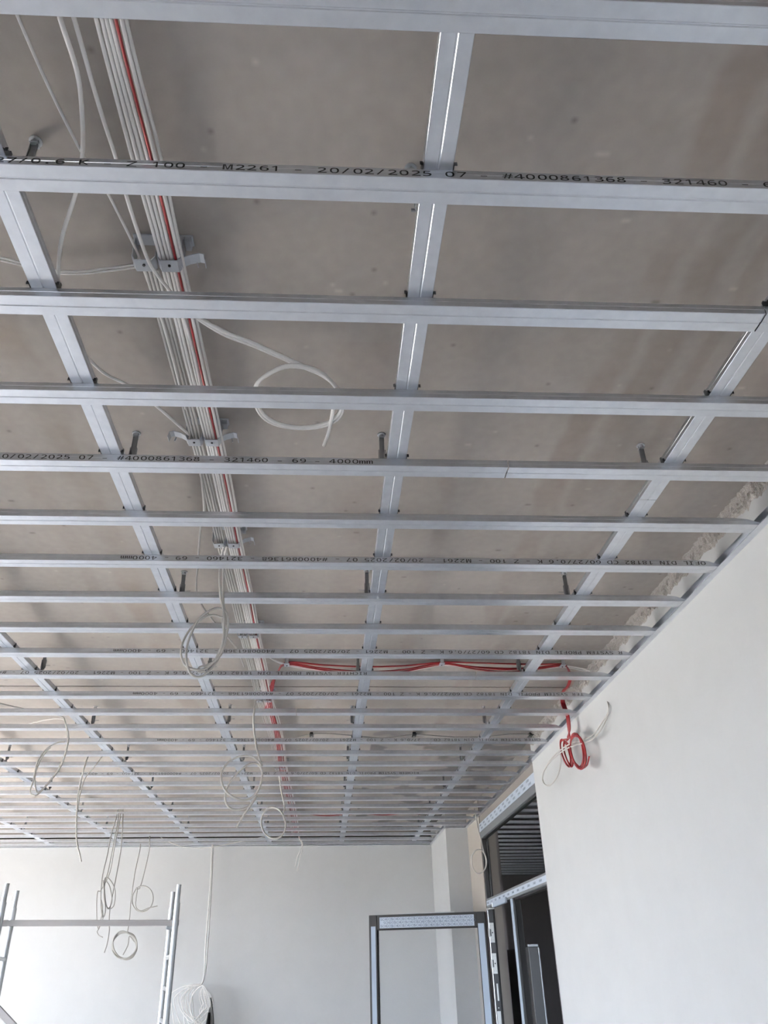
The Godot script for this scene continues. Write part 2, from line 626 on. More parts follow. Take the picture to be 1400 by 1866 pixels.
	edge_channel(ud, Vector3(1.3242, GRID - 0.0008, -8.871), 1.225, PI / 2, "galvanised edge channel along the pillar flank to the far wall")
	edge_channel(ud, Vector3(1.295, GRID - 0.0008, WALL_Z + 0.0008), 7.65, PI, "long galvanised edge channel along the top of the far wall")


# drawn along local x; the open side faces local -z (towards the room after turning)
func edge_channel(sec: PackedVector2Array, at: Vector3, length: float, turn: float, label: String) -> void:
	var o := mi("edge_channel", draw_out(sec, [[0.0, 1.0], [length, 1.0]]), M.zinc, self, at)
	o.rotation.y = turn
	tag(o, label, "channel", "edge channels around the grid")


func build_corridor() -> void:
	struct("floor_corridor", span(Vector3(1.82, -0.2, -2.0), Vector3(4.4, 0, -14.0)), M.screed)
	struct("ceiling_corridor", span(Vector3(2.0, SLAB, -2.0), Vector3(4.4, SLAB + 0.2, -14.0)), M.corridor_wall)
	struct("ceiling_corridor_end", span(Vector3(1.5, SLAB, -10.381), Vector3(2.0, SLAB + 0.2, -14.0)), M.corridor_wall)
	struct("wall_corridor", span(Vector3(4.2, 0, -2.0), Vector3(4.4, SLAB, -14.0)), M.corridor_wall)
	struct("wall_corridor_end", span(Vector3(1.72, 0, -13.8), Vector3(4.2, SLAB, -14.0)), M.corridor_wall)
	struct("wall_corridor_back", span(Vector3(1.72, 0, -2.0), Vector3(4.2, 0.9, -2.2)), M.corridor_wall)  # unseen opening added above this sill to bring daylight into the corridor
	struct("wall_corridor_head", span(Vector3(1.72, 2.3, -2.0), Vector3(4.2, SLAB, -2.2)), M.corridor_wall)
	struct("wall_corridor_pier", span(Vector3(1.72, 0.9, -2.0), Vector3(2.2, 2.3, -2.2)), M.corridor_wall)
	struct("wall_corridor_pier", span(Vector3(3.3, 0.9, -2.0), Vector3(4.2, 2.3, -2.2)), M.corridor_wall)
	struct("wall_corridor_side", span(Vector3(1.72, 0, -8.87), Vector3(1.9, SLAB, -13.8)), M.corridor_wall)
	struct("wall_corridor_near", span(Vector3(1.72, 0, -2.2), Vector3(1.86, SLAB, -5.75)), M.corridor_wall)
	# cross profiles of the corridor ceiling
	var n := 0
	var z := -5.6
	while z > -13.7:
		n += 1
		z -= 0.333
	var sec := cd_section()
	var mesh := draw_out(sec, [[0.0, 1.0], [2.44, 1.0]])
	z = -5.6
	for k in n:
		var o := mi("corridor_profile", mesh, M.zinc, self, Vector3(1.75 if z > -8.8 else 1.91, GRID, z))
		if z < -8.8: o.scale.x = 0.93
		tag(o, "%s cross profile of the dark corridor ceiling, counted from the corridor end wall" % ORD[n - k], "profile", "corridor ceiling profiles")
		z -= 0.333
	# dark door leaf standing open in the corridor
	var leaf := thing("corridor_door", "dark door leaf with aluminium edge standing open in the corridor", "door", Vector3(1.80, 0.01, -7.6))
	mi("leaf", box_mesh(Vector3(0.085, 1.62, 0.9), 0.003), M.frame_dark, leaf, Vector3(0.045, 0.81, -0.45))
	mi("edge_strip", box_mesh(Vector3(0.012, 1.62, 0.02), 0.002), M.dark_zinc, leaf, Vector3(0.094, 0.81, -0.01))
	mi("corner_cap", box_mesh(Vector3(0.09, 0.022, 0.04), 0.003), M.dark_zinc, leaf, Vector3(0.048, 1.632, -0.015))


# ==================================================================== the ceiling grid
func cd_section() -> PackedVector2Array:
	var half := [Vector2(-0.0235, 0.0245), Vector2(-0.0235, 0.027), Vector2(-0.0292, 0.027), Vector2(-0.03, 0.0262), Vector2(-0.03, 0.0150), Vector2(-0.0294, 0.0142), Vector2(-0.0294, 0.0128), Vector2(-0.03, 0.0120), Vector2(-0.03, 0.0010), Vector2(-0.0290, 0.0), Vector2(-0.0026, 0.0), Vector2(-0.0010, 0.0013)]
	var line := PackedVector2Array(half)
	for k in range(half.size() - 1, -1, -1):
		line.append(Vector2(-half[k].x, half[k].y))
	return sheet(line, -0.0007)


func build_grid() -> void:
	var sec := cd_section()
	# distance of the near edge of every cross profile, from the camera outwards
	var zs := [-0.36, -0.03, 0.30, 0.634, 0.965, 1.300, 1.633, 1.961, 2.292, 2.615, 2.940, 3.270, 3.588, 3.907, 4.251, 4.573, 4.906, 5.245, 5.579, 5.906, 6.247, 6.589, 6.924, 7.258, 7.600, 7.942, 8.274, 8.640, 8.958, 9.300, 9.650, 9.965]
	# butt joints where one length ends and the next begins (row -> x)
	var joints := {5: 1.051, 7: 0.563, 13: 0.801, 15: -0.179, 17: 0.722, 20: -2.1, 23: 0.95}
	# printed lines: row -> [x of the first character, reading direction]
	var pitch := 0.02318
	var prints := {
		4: [0.338 - PRINT_TEXT.find("#") * pitch, 1.0],
		7: [0.137 - PRINT_TEXT.length() * pitch, 1.0],
		9: [-0.785 + PRINT_TEXT.length() * pitch, -1.0],
		12: [-1.039 + PRINT_TEXT.length() * pitch, -1.0],
		13: [0.218, -1.0],
		14: [-0.019 + PRINT_TEXT.length() * pitch * 0.6, -1.0],
		17: [-0.068 + PRINT_TEXT.length() * pitch * 0.6, -1.0],
		20: [0.75, -1.0]}
	var n := zs.size()
	var left := LEFT_X + 0.01
	for i in n:
		var right := WALL_X - 0.012
		var z: float = -zs[i] - 0.03
		if z < -5.82: right = 1.56
		if z < -8.15: right = 1.55
		if z < -8.86: right = 1.31
		var nth: String = ORD[n - i]
		var parts := [[left, right]]
		if joints.has(i):
			parts = [[left, joints[i] - 0.0018], [joints[i] + 0.0018, right]]
		for p in parts:
			var length: float = p[1] - p[0]
			var ends_at_wall: bool = is_equal_approx(p[1], right)
			var stations := [[0.0, 1.0], [length, 1.0]]
			if ends_at_wall and i > 1:
				stations = [[0.0, 1.0], [length - 0.10, 1.0], [length - 0.05, 0.86], [length - 0.018, 0.42], [length, 0.30]]
			var label := "galvanised cross profile, %s row from the far white wall" % nth
			if joints.has(i):
				label += ", shorter piece past the butt joint" if ends_at_wall else ", long piece before the butt joint"
			var o := mi("cross_profile", draw_out(sec, stations), M.zinc, self, Vector3(p[0], GRID, z))
			tag(o, label, "profile", "cross profiles of the ceiling grid")
			if prints.has(i) and p[0] < prints[i][0] + 0.5 * prints[i][1]:
				var dirn: float = prints[i][1]
				var room: float = (p[1] - prints[i][0]) if dirn > 0 else (prints[i][0] - p[0])
				var cut := clampi(int(room / pitch), 0, PRINT_TEXT.length())
				var skip := 0
				if dirn < 0 and prints[i][0] > p[1] - 0.06:
					skip = int(ceil((prints[i][0] - p[1] + 0.06) / pitch))
				if dirn > 0 and prints[i][0] < p[0]:
					skip = int(ceil((p[0] - prints[i][0]) / pitch))
				var em := 0.0215
				var t := lettering(PRINT_TEXT.substr(skip, cut - skip), em, pitch / (em * 0.6), M.print_ink, o, "printed_lettering")
				t.position = Vector3(prints[i][0] + dirn * skip * pitch - p[0], 0.0135, 0.0302)
				if dirn < 0: t.rotation.z = PI
				t.set_meta("label", "black ink-jet lettering along the profile flank")
	# carrier rails lie on top and run away from the camera
	var cx := [1.0946, 0.2125, -0.6674, -1.548, -2.43, -3.31, -4.19, -5.05]
	for c in cx.size():
		var far_end := -WALL_Z - 0.01
		var spans := [[-1.2, far_end]]
		if c == 0: spans = [[-1.2, 2.179], [2.1812, far_end]]
		for s in spans:
			var o := mi("carrier_rail", draw_out(sec, [[0.0, 1.0], [s[1] - s[0], 1.0]]), M.zinc, self, Vector3(cx[c], CARRIER + 0.0001, -s[0]))
			o.rotation.y = PI / 2
			var which := "%s carrier rail from the white side wall, running lengthwise on the cross profiles" % ORD[c + 1]
			if c == 0:
				which = "carrier rail beside the white side wall, " + ("short piece before its joint" if s[0] < 0 else "long piece beyond its joint")
			tag(o, which, "rail", "carrier rails of the ceiling grid")
	# clips at the crossings
	var clip := begin()
	for s in [-1.0, 1.0]:
		# flank plate cut to a triangle, with one folded tab
		for sx in [0.0306, 0.0316]:
			tri_out(clip, Vector3(s * sx, 0.0, 0.016), Vector3(s * sx, 0.027, -0.012), Vector3(s * sx, 0.0, -0.016), Vector3(s, 0, 0))
			tri_out(clip, Vector3(s * sx, 0.027, -0.012), Vector3(s * sx, 0.027, -0.018), Vector3(s * sx, 0.0, -0.016), Vector3(s, 0, 0))
		bx(clip, Vector3(s * 0.0345, 0.005, 0.009), Vector3(0.006, 0.010, 0.0012))
		bx(clip, Vector3(s * 0.034, -0.006, -0.010), Vector3(0.005, 0.012, 0.0014))
	bx(clip, Vector3(0, 0.0285, -0.015), Vector3(0.0636, 0.0012, 0.008))
	var clip_mesh := done(clip)
	for c in cx.size():
		if c > 5: continue
		for i in range(3, n):
			if c == 3 and zs[i] < 2.0: continue
			if c == 4 and zs[i] < 4.5: continue
			if c == 5 and zs[i] < 6.5: continue
			var o := mi("cross_clip", clip_mesh, M.clip_metal, self, Vector3(cx[c], CARRIER, -zs[i] + 0.001))
			tag(o, "small dark metal clip at a crossing on the %s carrier rail from the side wall" % ORD[c + 1], "clip", "clips on the %s carrier rail" % ORD[c + 1])
	# hangers from the slab
	var proto := Node3D.new()
	var hs := begin()
	bx(hs, Vector3(0.006, 0.058, 0), Vector3(0.015, 0.112, 0.0016))
	for s in [-1.0, 1.0]: bx(hs, Vector3(0.006 + s * 0.0075, 0.058, 0.002), Vector3(0.0012, 0.112, 0.005))
	mi("strap", done(hs), M.dark_zinc, proto)
	var br := begin()
	bx(br, Vector3(0.0, 0.012, 0), Vector3(0.0025, 0.046, 0.030), 0.0005)
	bx(br, Vector3(0.004, -0.009, 0.012), Vector3(0.009, 0.006, 0.004))
	for s in [-1.0, 1.0]: bx(br, Vector3(0.006 + s * 0.0105, 0.030, 0.003), Vector3(0.0016, 0.045, 0.010))
	mi("bracket", done(br), M.dark_zinc, proto)
	mi("pin", rod(Vector3(-0.006, 0.020, 0.002), Vector3(0.042, 0.021, 0.004), 0.0011, 6), M.dark_zinc, proto)
	var wa := begin()
	tube(wa, PackedVector3Array([Vector3(0.006, 0.1125, 0), Vector3(0.006, 0.1155, 0)]), 0.014, 14)
	tube(wa, PackedVector3Array([Vector3(0.006, 0.104, 0), Vector3(0.006, 0.1125, 0)]), 0.0085, 6)
	bx(wa, Vector3(0.006, 0.1015, 0), Vector3(0.018, 0.003, 0.018), 0.0006)
	mi("anchor", done(wa), M.aluminium, proto)
	var hrows := [4, 7, 10, 13, 16, 19, 22, 25, 28]
	for c in 6:
		var side := -1.0 if c < 2 else 1.0
		for k in hrows.size():
			var hz: float = zs[hrows[k]] + 0.085 + 0.02 * sin(c * 2.3 + k * 1.7)
			if c == 3 and hz < 2.5: continue
			if c == 4 and hz < 4.5: continue
			if c == 5 and hz < 6.5: continue
			var o: Node3D = proto.duplicate()
			o.name = numbered("ceiling_hanger")
			add_child(o, true)
			o.position = Vector3(cx[c] + side * 0.0335, CARRIER + 0.0302, -hz)
			o.scale = Vector3(side, 1, 1)
			if side < 0:
				o.scale = Vector3.ONE
				o.rotation.y = PI
			tag(o, "slotted metal hanger holding up the %s carrier rail from the side wall" % ORD[c + 1], "hanger", "hangers on the %s carrier rail" % ORD[c + 1])
	proto.free()


# ==================================================================== glazed door and its frame
func build_door() -> void:
	var fr := thing("door_frame", "grey aluminium door frame with taped head and transom in the side wall opening", "door frame", Vector3(1.565, 0, -8.15))
	var x := 0.0345   # middle of the frame depth
	var zl := 2.33    # length of the opening
	# head: taped upper band, grey lower band
	var head := mi("head", span(Vector3(0.0, 2.60, 0.0), Vector3(0.069, 2.744, zl), 0.003), M.frame_grey, fr)
	mi("protective_tape", span(Vector3(-0.003, 2.664, 0.004), Vector3(-0.0004, 2.742, zl - 0.003)), M.tape, head)
	tape_words(head, Vector3(-0.0034, 2.72, 0.03), 0.022, 12, 2, -PI / 2)
	var tr := mi("transom", span(Vector3(0.0, 1.973, 0.05), Vector3(0.069, 2.053, zl), 0.003), M.frame_grey, fr)
	mi("protective_tape", span(Vector3(-0.003, 1.992, 0.052), Vector3(-0.0004, 2.034, zl - 0.003)), M.tape, tr)
	tape_words(tr, Vector3(-0.0034, 2.013, 0.08), 0.020, 12, 1, -PI / 2)
	# jamb beyond the door, black on the side that shows, with a bright front edge
	var jb := mi("jamb", span(Vector3(0.006, 0.0, 0.001), Vector3(0.069, 2.60, 0.05), 0.002), M.frame_dark, fr)
	mi("edge_trim", span(Vector3(0.0, 0.0, 0.001), Vector3(0.0055, 1.972, 0.046), 0.001), M.aluminium, jb)
	mi("gasket", span(Vector3(0.052, 0.02, 0.051), Vector3(0.066, 1.97, 0.056)), M.gasket, jb)
	# mullion between door and side light, its lit front and shaded flank painted by colour
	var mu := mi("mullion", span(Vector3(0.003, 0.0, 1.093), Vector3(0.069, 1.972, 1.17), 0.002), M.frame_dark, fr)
	mi("protective_film", span(Vector3(-0.002, 0.0, 1.095), Vector3(0.0026, 1.972, 1.169)), M.film, mu)  # pale strip paints the lit front face
	var nj := mi("jamb", span(Vector3(0.0, 0.0, zl - 0.04), Vector3(0.069, 1.972, zl), 0.002), M.frame_dark, fr)
	mi("gasket", span(Vector3(0.02, 0.03, zl - 0.047), Vector3(0.05, 1.97, zl - 0.041)), M.gasket, nj)
	# glazing gaskets
	mi("gasket", span(Vector3(0.022, 2.590, 0.052), Vector3(0.048, 2.599, zl)), M.gasket, fr)
	mi("gasket", span(Vector3(0.022, 0.03, 1.171), Vector3(0.062, 1.97, 1.180)), M.gasket, fr)
	mi("gasket", span(Vector3(0.022, 1.961, 1.18), Vector3(0.062, 1.9715, zl - 0.05)), M.gasket, fr)
	mi("glazing_bead", span(Vector3(0.045, 2.056, 0.051), Vector3(0.066, 2.598, 0.075), 0.002), M.frame_dark, fr)
	# door closer block and its arm stub below the transom
	var cl := mi("closer_block", span(Vector3(-0.022, 1.955, 0.42), Vector3(-0.0035, 1.998, 0.98), 0.003), M.film, fr)
	mi("closer_cap", span(Vector3(-0.024, 1.957, 0.40), Vector3(-0.004, 1.996, 0.419), 0.002), M.aluminium, cl)
	mi("closer_arm", span(Vector3(-0.012, 1.952, 0.10), Vector3(0.03, 1.966, 0.24), 0.002), M.hinge, fr)
	# two leaf hinges and the lock keeps on the black jamb
	for y in [1.765, 1.511]:
		var h := mi("hinge", span(Vector3(0.006, y - 0.083, 0.0505), Vector3(0.047, y + 0.083, 0.0535), 0.001), M.hinge, fr)
		mi("slot", span(Vector3(0.009, y - 0.03, 0.0536), Vector3(0.018, y + 0.03, 0.0545)), M.gasket, h)
		mi("screw", rod(Vector3(0.030, y, 0.0535), Vector3(0.030, y, 0.0550), 0.006, 10), M.gasket, h)
		for sy in [-1.0, 1.0]:
			for sx in [0.018, 0.036]:
				mi("screw", rod(Vector3(sx, y + sy * 0.060, 0.0535), Vector3(sx, y + sy * 0.060, 0.0548), 0.0035, 8), M.dark_zinc, h)
		mi("knuckle", rod(Vector3(-0.004, y - 0.035, 0.048), Vector3(-0.004, y + 0.035, 0.048), 0.007, 10), M.hinge, h)
	mi("keep", span(Vector3(0.026, 1.215, 0.0505), Vector3(0.040, 1.35, 0.0525), 0.0008), M.hinge, fr)
	mi("keep", span(Vector3(0.010, 0.9, 0.0505), Vector3(0.044, 1.135, 0.0525), 0.0008), M.hinge, fr)
	mi("screw", rod(Vector3(0.028, 1.16, 0.05), Vector3(0.028, 1.16, 0.054), 0.005, 8), M.hinge, fr)

	# the leaf, swung open into the room
	var a := Vector3(1.553, 0.012, -8.145)
	var e := Vector3(0.462, 0.012, -8.55)
	var width := a.distance_to(e)
	var leaf := thing("glass_door", "open glazed door leaf with black edges, film-covered grey stiles and taped top rail", "door", a, atan2(e.z - a.z, a.x - e.x) + 0.0)
	# local x runs from the hinge (0) to -width; local z towards the camera
	var hh := 1.935
	for s in [[-0.004, -0.080], [-width + 0.080, -width]]:
		var sl := mi("stile", span(Vector3(s[0], 0, -0.03), Vector3(s[1], hh, 0.03), 0.002), M.frame_dark, leaf)
		mi("protective_film", span(Vector3(s[0] - 0.014, 0, 0.0302), Vector3(s[1] + (0.004 if s[1] > -0.5 else 0.020), hh - 0.10, 0.0315)), M.film, sl)
	var rail := mi("top_rail", span(Vector3(-0.0805, hh - 0.125, -0.03), Vector3(-width + 0.0805, hh, 0.03), 0.002), M.frame_dark, leaf)
	mi("protective_tape", span(Vector3(-0.11, hh - 0.118, 0.0302), Vector3(-width + 0.11, hh - 0.022, 0.0312)), M.tape, rail)
	for r in 3:
		for k in 8:
			var t := lettering("SCHÜCO", 0.030, 1.15, M.tape_ink, rail, "tape_print")
			t.position = Vector3(-width + 0.118 + k * 0.114 + (r % 2) * 0.03, hh - 0.040 - r * 0.030, 0.0314)
	mi("bottom_rail", span(Vector3(-0.0805, 0, -0.03), Vector3(-width + 0.0805, 0.18, 0.03), 0.002), M.frame_dark, leaf)
	mi("glass_pane", span(Vector3(-0.078, 0.178, -0.008), Vector3(-width + 0.078, hh - 0.123, 0.008)), M.glass, leaf)
	mi("gasket", span(Vector3(-0.0805, hh - 0.135, -0.02), Vector3(-width + 0.0805, hh - 0.1252, 0.02)), M.gasket, leaf)
	for s in [-0.0855, -width + 0.0805]:
		mi("gasket", span(Vector3(s, 0.18, -0.02), Vector3(s + 0.005, hh - 0.126, 0.02)), M.gasket, leaf)
	mi("closer_rail", span(Vector3(-0.30, hh + 0.001, -0.012), Vector3(-0.86, hh + 0.010, 0.004), 0.001), M.aluminium, leaf)


func tape_words(parent: Node, at: Vector3, em: float, count: int, rows: int, turn: float) -> void:
	for r in rows:
		for k in count:
			var t := lettering("SCHÜCO", em, 1.15, M.tape_ink, parent, "tape_print")
			t.rotation.y = turn
			t.position = at + Vector3(0, -r * 0.032, k * 0.185 + (r % 2) * 0.06)


# ==================================================================== mobile scaffold
func build_scaffold() -> void:
	var s := thing("scaffold_tower", "aluminium scaffold tower with ladder frames, spigot tops and one horizontal brace", "scaffold", Vector3(-1.9, 0, -7.15))
	var o := Vector3(-1.9, 0, -7.15)
	var nl := Vector3(-2.50, 0, -6.76) - o
	var nr := Vector3(-1.19, 0, -6.98) - o
	var fl := Vector3(-2.625, 0, -7.36) - o
	var frr := Vector3(-1.345, 0, -7.62) - o
	for p in [nl, nr, fl, frr]:
		var post := mi("upright", rod(p + Vector3(0, 0.10, 0), p + Vector3(0, 1.965, 0), 0.0245, 16), M.aluminium, s)
		mi("spigot", rod(p + Vector3(0, 1.965, 0), p + Vector3(0, 2.10, 0), 0.0195, 16), M.aluminium, post)
		mi("castor", rod(p + Vector3(-0.02, 0.075, 0), p + Vector3(0.02, 0.075, 0), 0.075, 20), M.frame_dark, post)
	for pair in [[nl, fl], [nr, frr]]:
		for y in [0.25, 0.48, 0.70, 0.92, 1.135, 1.36, 1.585]:
			mi("rung", rod(pair[0] + Vector3(0, y, 0), pair[1] + Vector3(0, y, 0), 0.0165, 12), M.aluminium, s)
	var up := Vector3(0, 1.822, 0)
	var d := (nr - nl).normalized()
	var inward := (fl - nl).normalized() * 0.055
	brace(s, "horizontal_brace", nl - d * 0.10 + inward + up, nr + d * 0.03 + inward + up, 0.044, 0.03, M.brace_metal)
	for p in [nl + inward + up, nr + inward + up]:
		mi("hook", box_mesh(Vector3(0.06, 0.05, 0.05), 0.006), M.dark_zinc, s, p + Vector3(-0.04, -0.022, -0.03))
	brace(s, "diagonal_brace", Vector3(-2.62, 1.443, -6.74) - o, Vector3(-1.25, 0.30, -6.95) - o, 0.048, 0.03, M.brace_metal)


func brace(parent: Node, called: String, a: Vector3, b: Vector3, tall: float, deep: float, mat: Material) -> void:
	var l := a.distance_to(b)
	var o := mi(called, box_mesh(Vector3(l, tall, deep), 0.004), mat, parent, (a + b) * 0.5)
	var dx := (b - a).normalized()
	var dz := dx.cross(Vector3.UP).normalized()
	o.basis = Basis(dx, dz.cross(dx), dz)


# ==================================================================== cable clamps and clips
func build_clamps() -> void:
	# collecting clamps under the slab: [x, z, width of one bay, open latches, label]
	var spots := [
		[-0.412, -1.285, 0.056, [1], "white double cable clamp with one open latch, holding the cables and a crossing strand"],
		[-0.397, -1.985, 0.052, [1, -1], "white double cable clamp with both latches open"],
		[-0.397, -2.66, 0.052, [1], "white double cable clamp above the hanging oval coil"],
		[-0.392, -3.60, 0.052, [], "closed white double cable clamp before the red cables join"],
		[-0.387, -4.65, 0.052, [], "closed white double cable clamp just past the slab joint"],
		[-0.37, -6.45, 0.046, [], "small closed cable clamp with the small round coil below"],
		[-0.35, -8.5, 0.046, [], "small closed cable clamp nearest the far wall"]]
	for s in spots:
		var c := thing("cable_clamp", s[4], "clamp", Vector3(s[0], SLAB, s[1]), 0.0, "clamps of the main cable bundle")
		var w: float = s[2]
		var deep := 0.078
		var bar := begin()
		bx(bar, Vector3(0.01, -0.0035, 0.012), Vector3(2.0 * w + 0.03, 0.006, 0.030), 0.001)
		bx(bar, Vector3(w + 0.014, -0.014, 0.012), Vector3(0.014, 0.020, 0.028), 0.001)
		bx(bar, Vector3(-w - 0.002, -0.012, 0.004), Vector3(0.006, 0.022, 0.030), 0.001)
		mi("base_bar", done(bar), M.clamp, c)
		for b in [-1.0, 1.0]:
			var st := begin()
			var xc: float = b * (w * 0.5 + 0.002)
			strip(st, [Vector2(xc - w * 0.46, -0.006), Vector2(xc - w * 0.46, -deep + 0.012), Vector2(xc - w * 0.34, -deep), Vector2(xc + w * 0.34, -deep), Vector2(xc + w * 0.46, -deep + 0.012), Vector2(xc + w * 0.46, -0.006)], 0.0, 0.034, 0.0022)
			mi("strap", done(st), M.clamp, c)
			mi("screw", rod(Vector3(xc, -deep - 0.001, 0.002), Vector3(xc, -deep - 0.004, 0.002), 0.0035, 8), M.frame_dark, c)
		for b in s[3]:
			var st := begin()
			var x0: float = b * (w + 0.0)
			var line := [Vector2(x0, -deep + 0.014), Vector2(x0 + b * 0.018, -deep + 0.026), Vector2(x0 + b * 0.042, -deep + 0.034), Vector2(x0 + b * 0.054, -deep + 0.031), Vector2(x0 + b * 0.058, -deep + 0.012)]
			strip(st, line, -0.002, 0.027, 0.0022)
			strip(st, [Vector2(x0 + b * 0.036, -deep + 0.026), Vector2(x0 + b * 0.040, -deep + 0.012)], -0.012, 0.005, 0.0022)
			mi("latch", done(st), M.clamp, c)
	# metal clips of the red run
	for k in 3:
		var p: Vector3 = [Vector3(-0.222, SLAB, -4.128), Vector3(0.652, SLAB, -4.11), Vector3(1.349, SLAB, -4.129)][k]
		var c := thing("metal_clip", ["grey metal clip holding the red cables where they leave the bundle", "grey metal clip in the middle of the red cable run", "grey metal clip where the red cables turn down beside the rough mortar"][k], "clip", p, 0.0, "clips of the red cable run")
		mi("plate", box_mesh(Vector3(0.030, 0.004, 0.050), 0.001), M.zinc, c, Vector3(0, -0.032, 0))
		mi("stem", box_mesh(Vector3(0.020, 0.032, 0.006), 0.001), M.zinc, c, Vector3(0, -0.016, 0.020))
		mi("screw", rod(Vector3(0, -0.034, -0.006), Vector3(0, -0.037, -0.006), 0.004, 8), M.frame_dark, c)
	# black clips of the thin grey cable
	for k in 3:
		var p: Vector3 = [Vector3(-0.103, SLAB, -5.637), Vector3(0.654, SLAB, -5.638), Vector3(1.527, SLAB, -5.655)][k]
		var c := thing("black_clip", ["black cable clip on the slab beside the ochre stain", "black cable clip in the middle of the thin grey cable", "black cable clip at the end of the grey cable by the side wall"][k], "clip", p, 0.0, "black clips of the thin cable")
		mi("plate", box_mesh(Vector3(0.030, 0.005, 0.085), 0.001), M.black_cable, c, Vector3(0, -0.022, 0.0))
		mi("stem", box_mesh(Vector3(0.022, 0.021, 0.02), 0.001), M.black_cable, c, Vector3(0, -0.0105, 0.0))
		mi("screw", rod(Vector3(0, -0.024, -0.02), Vector3(0, -0.027, -0.02), 0.005, 8), M.clamp, c)


# ==================================================================== cables
func mesh_cable(pts: PackedVector3Array, r: float, sides := 8) -> ArrayMesh:
	var st := begin()
	tube(st, pts, r, sides)
	return done(st)


func cable(label: String, group: String, kind: String, r: float, flat: Array) -> void:
	var p := PackedVector3Array()
	for k in range(0, flat.size(), 3):
		p.append(Vector3(flat[k], flat[k + 1], flat[k + 2]))
	var base := p[0]
	for k in p.size(): p[k] -= base
	var o := mi(kind + "_cable", mesh_cable(smooth_path(p), r), M[kind + "_cable"], self, base)
	tag(o, label, "cable", group)


# the straight main bundle that runs through the clamps
func build_bundle() -> void:
	var rng := RandomNumberGenerator.new()
	rng.seed = 12
	# centre line of each half: [z, x]
	var right_half := [[0.9, -0.40], [-0.2, -0.402], [-0.76, -0.398], [-1.285, -0.381], [-1.985, -0.369], [-2.66, -0.368], [-3.60, -0.364], [-4.65, -0.358], [-5.55, -0.335], [-6.45, -0.345], [-8.5, -0.325], [-9.9, -0.34]]
	var left_half := [[-1.31, -0.432], [-1.985, -0.421], [-2.66, -0.420], [-3.60, -0.418], [-4.65, -0.412], [-5.55, -0.385], [-6.45, -0.396], [-8.5, -0.376], [-9.9, -0.38]]
	for k in 6:
		bundle_cable(right_half, (k - 2.5) * 0.0086, rng, "red_cable" if k == 4 else "white_cable", "red cable among the white ones in the straight main bundle" if k == 4 else "white cable lying side by side in the straight main bundle", "straight cables of the main bundle", 0.0031 if k == 4 else 0.0042)
	bundle_cable(right_half, 0.0295, rng, "white_cable", "white cable lying higher than the rest at the edge of the main bundle", "", 0.0040, 0.012)
	for k in 4:
		bundle_cable(left_half, (k - 1.5) * 0.0098, rng, "pale_cable", "greyish cable in the looser second bay of the clamps", "looser cables of the second clamp bay", 0.0042, 0.006)
	for k in 3:
		bundle_cable([[-4.5, -0.345], [-4.65, -0.352], [-5.55, -0.345], [-6.45, -0.36], [-8.5, -0.345], [-9.9, -0.35]], (k - 1.0) * 0.012, rng, "red_cable", "red cable that follows the bundle beyond the slab joint", "red cables of the far bundle", 0.0036, -0.008)


func bundle_cable(line: Array, off: float, rng: RandomNumberGenerator, mat: String, label: String, group: String, r: float, lift := 0.0) -> void:
	var p := PackedVector3Array()
	for k in line.size():
		var z: float = line[k][0]
		var x: float = line[k][1]
		p.append(Vector3(x + off + rng.randf_range(-0.001, 0.001), SLAB - 0.0705 + r + lift * 0.4, z))
		if k < line.size() - 1:
			var z2: float = (z + line[k + 1][0]) * 0.5
			var x2: float = (x + line[k + 1][1]) * 0.5
			p.append(Vector3(x2 + off * 1.05 + rng.randf_range(-0.002, 0.002), SLAB - 0.068 + r + lift + rng.randf_range(-0.004, 0.004), z2))
	var base := p[0]
	for k in p.size(): p[k] -= base
	var o := mi(mat, mesh_cable(smooth_path(p, 6), r), M[mat], self, base)
	tag(o, label, "cable", group)


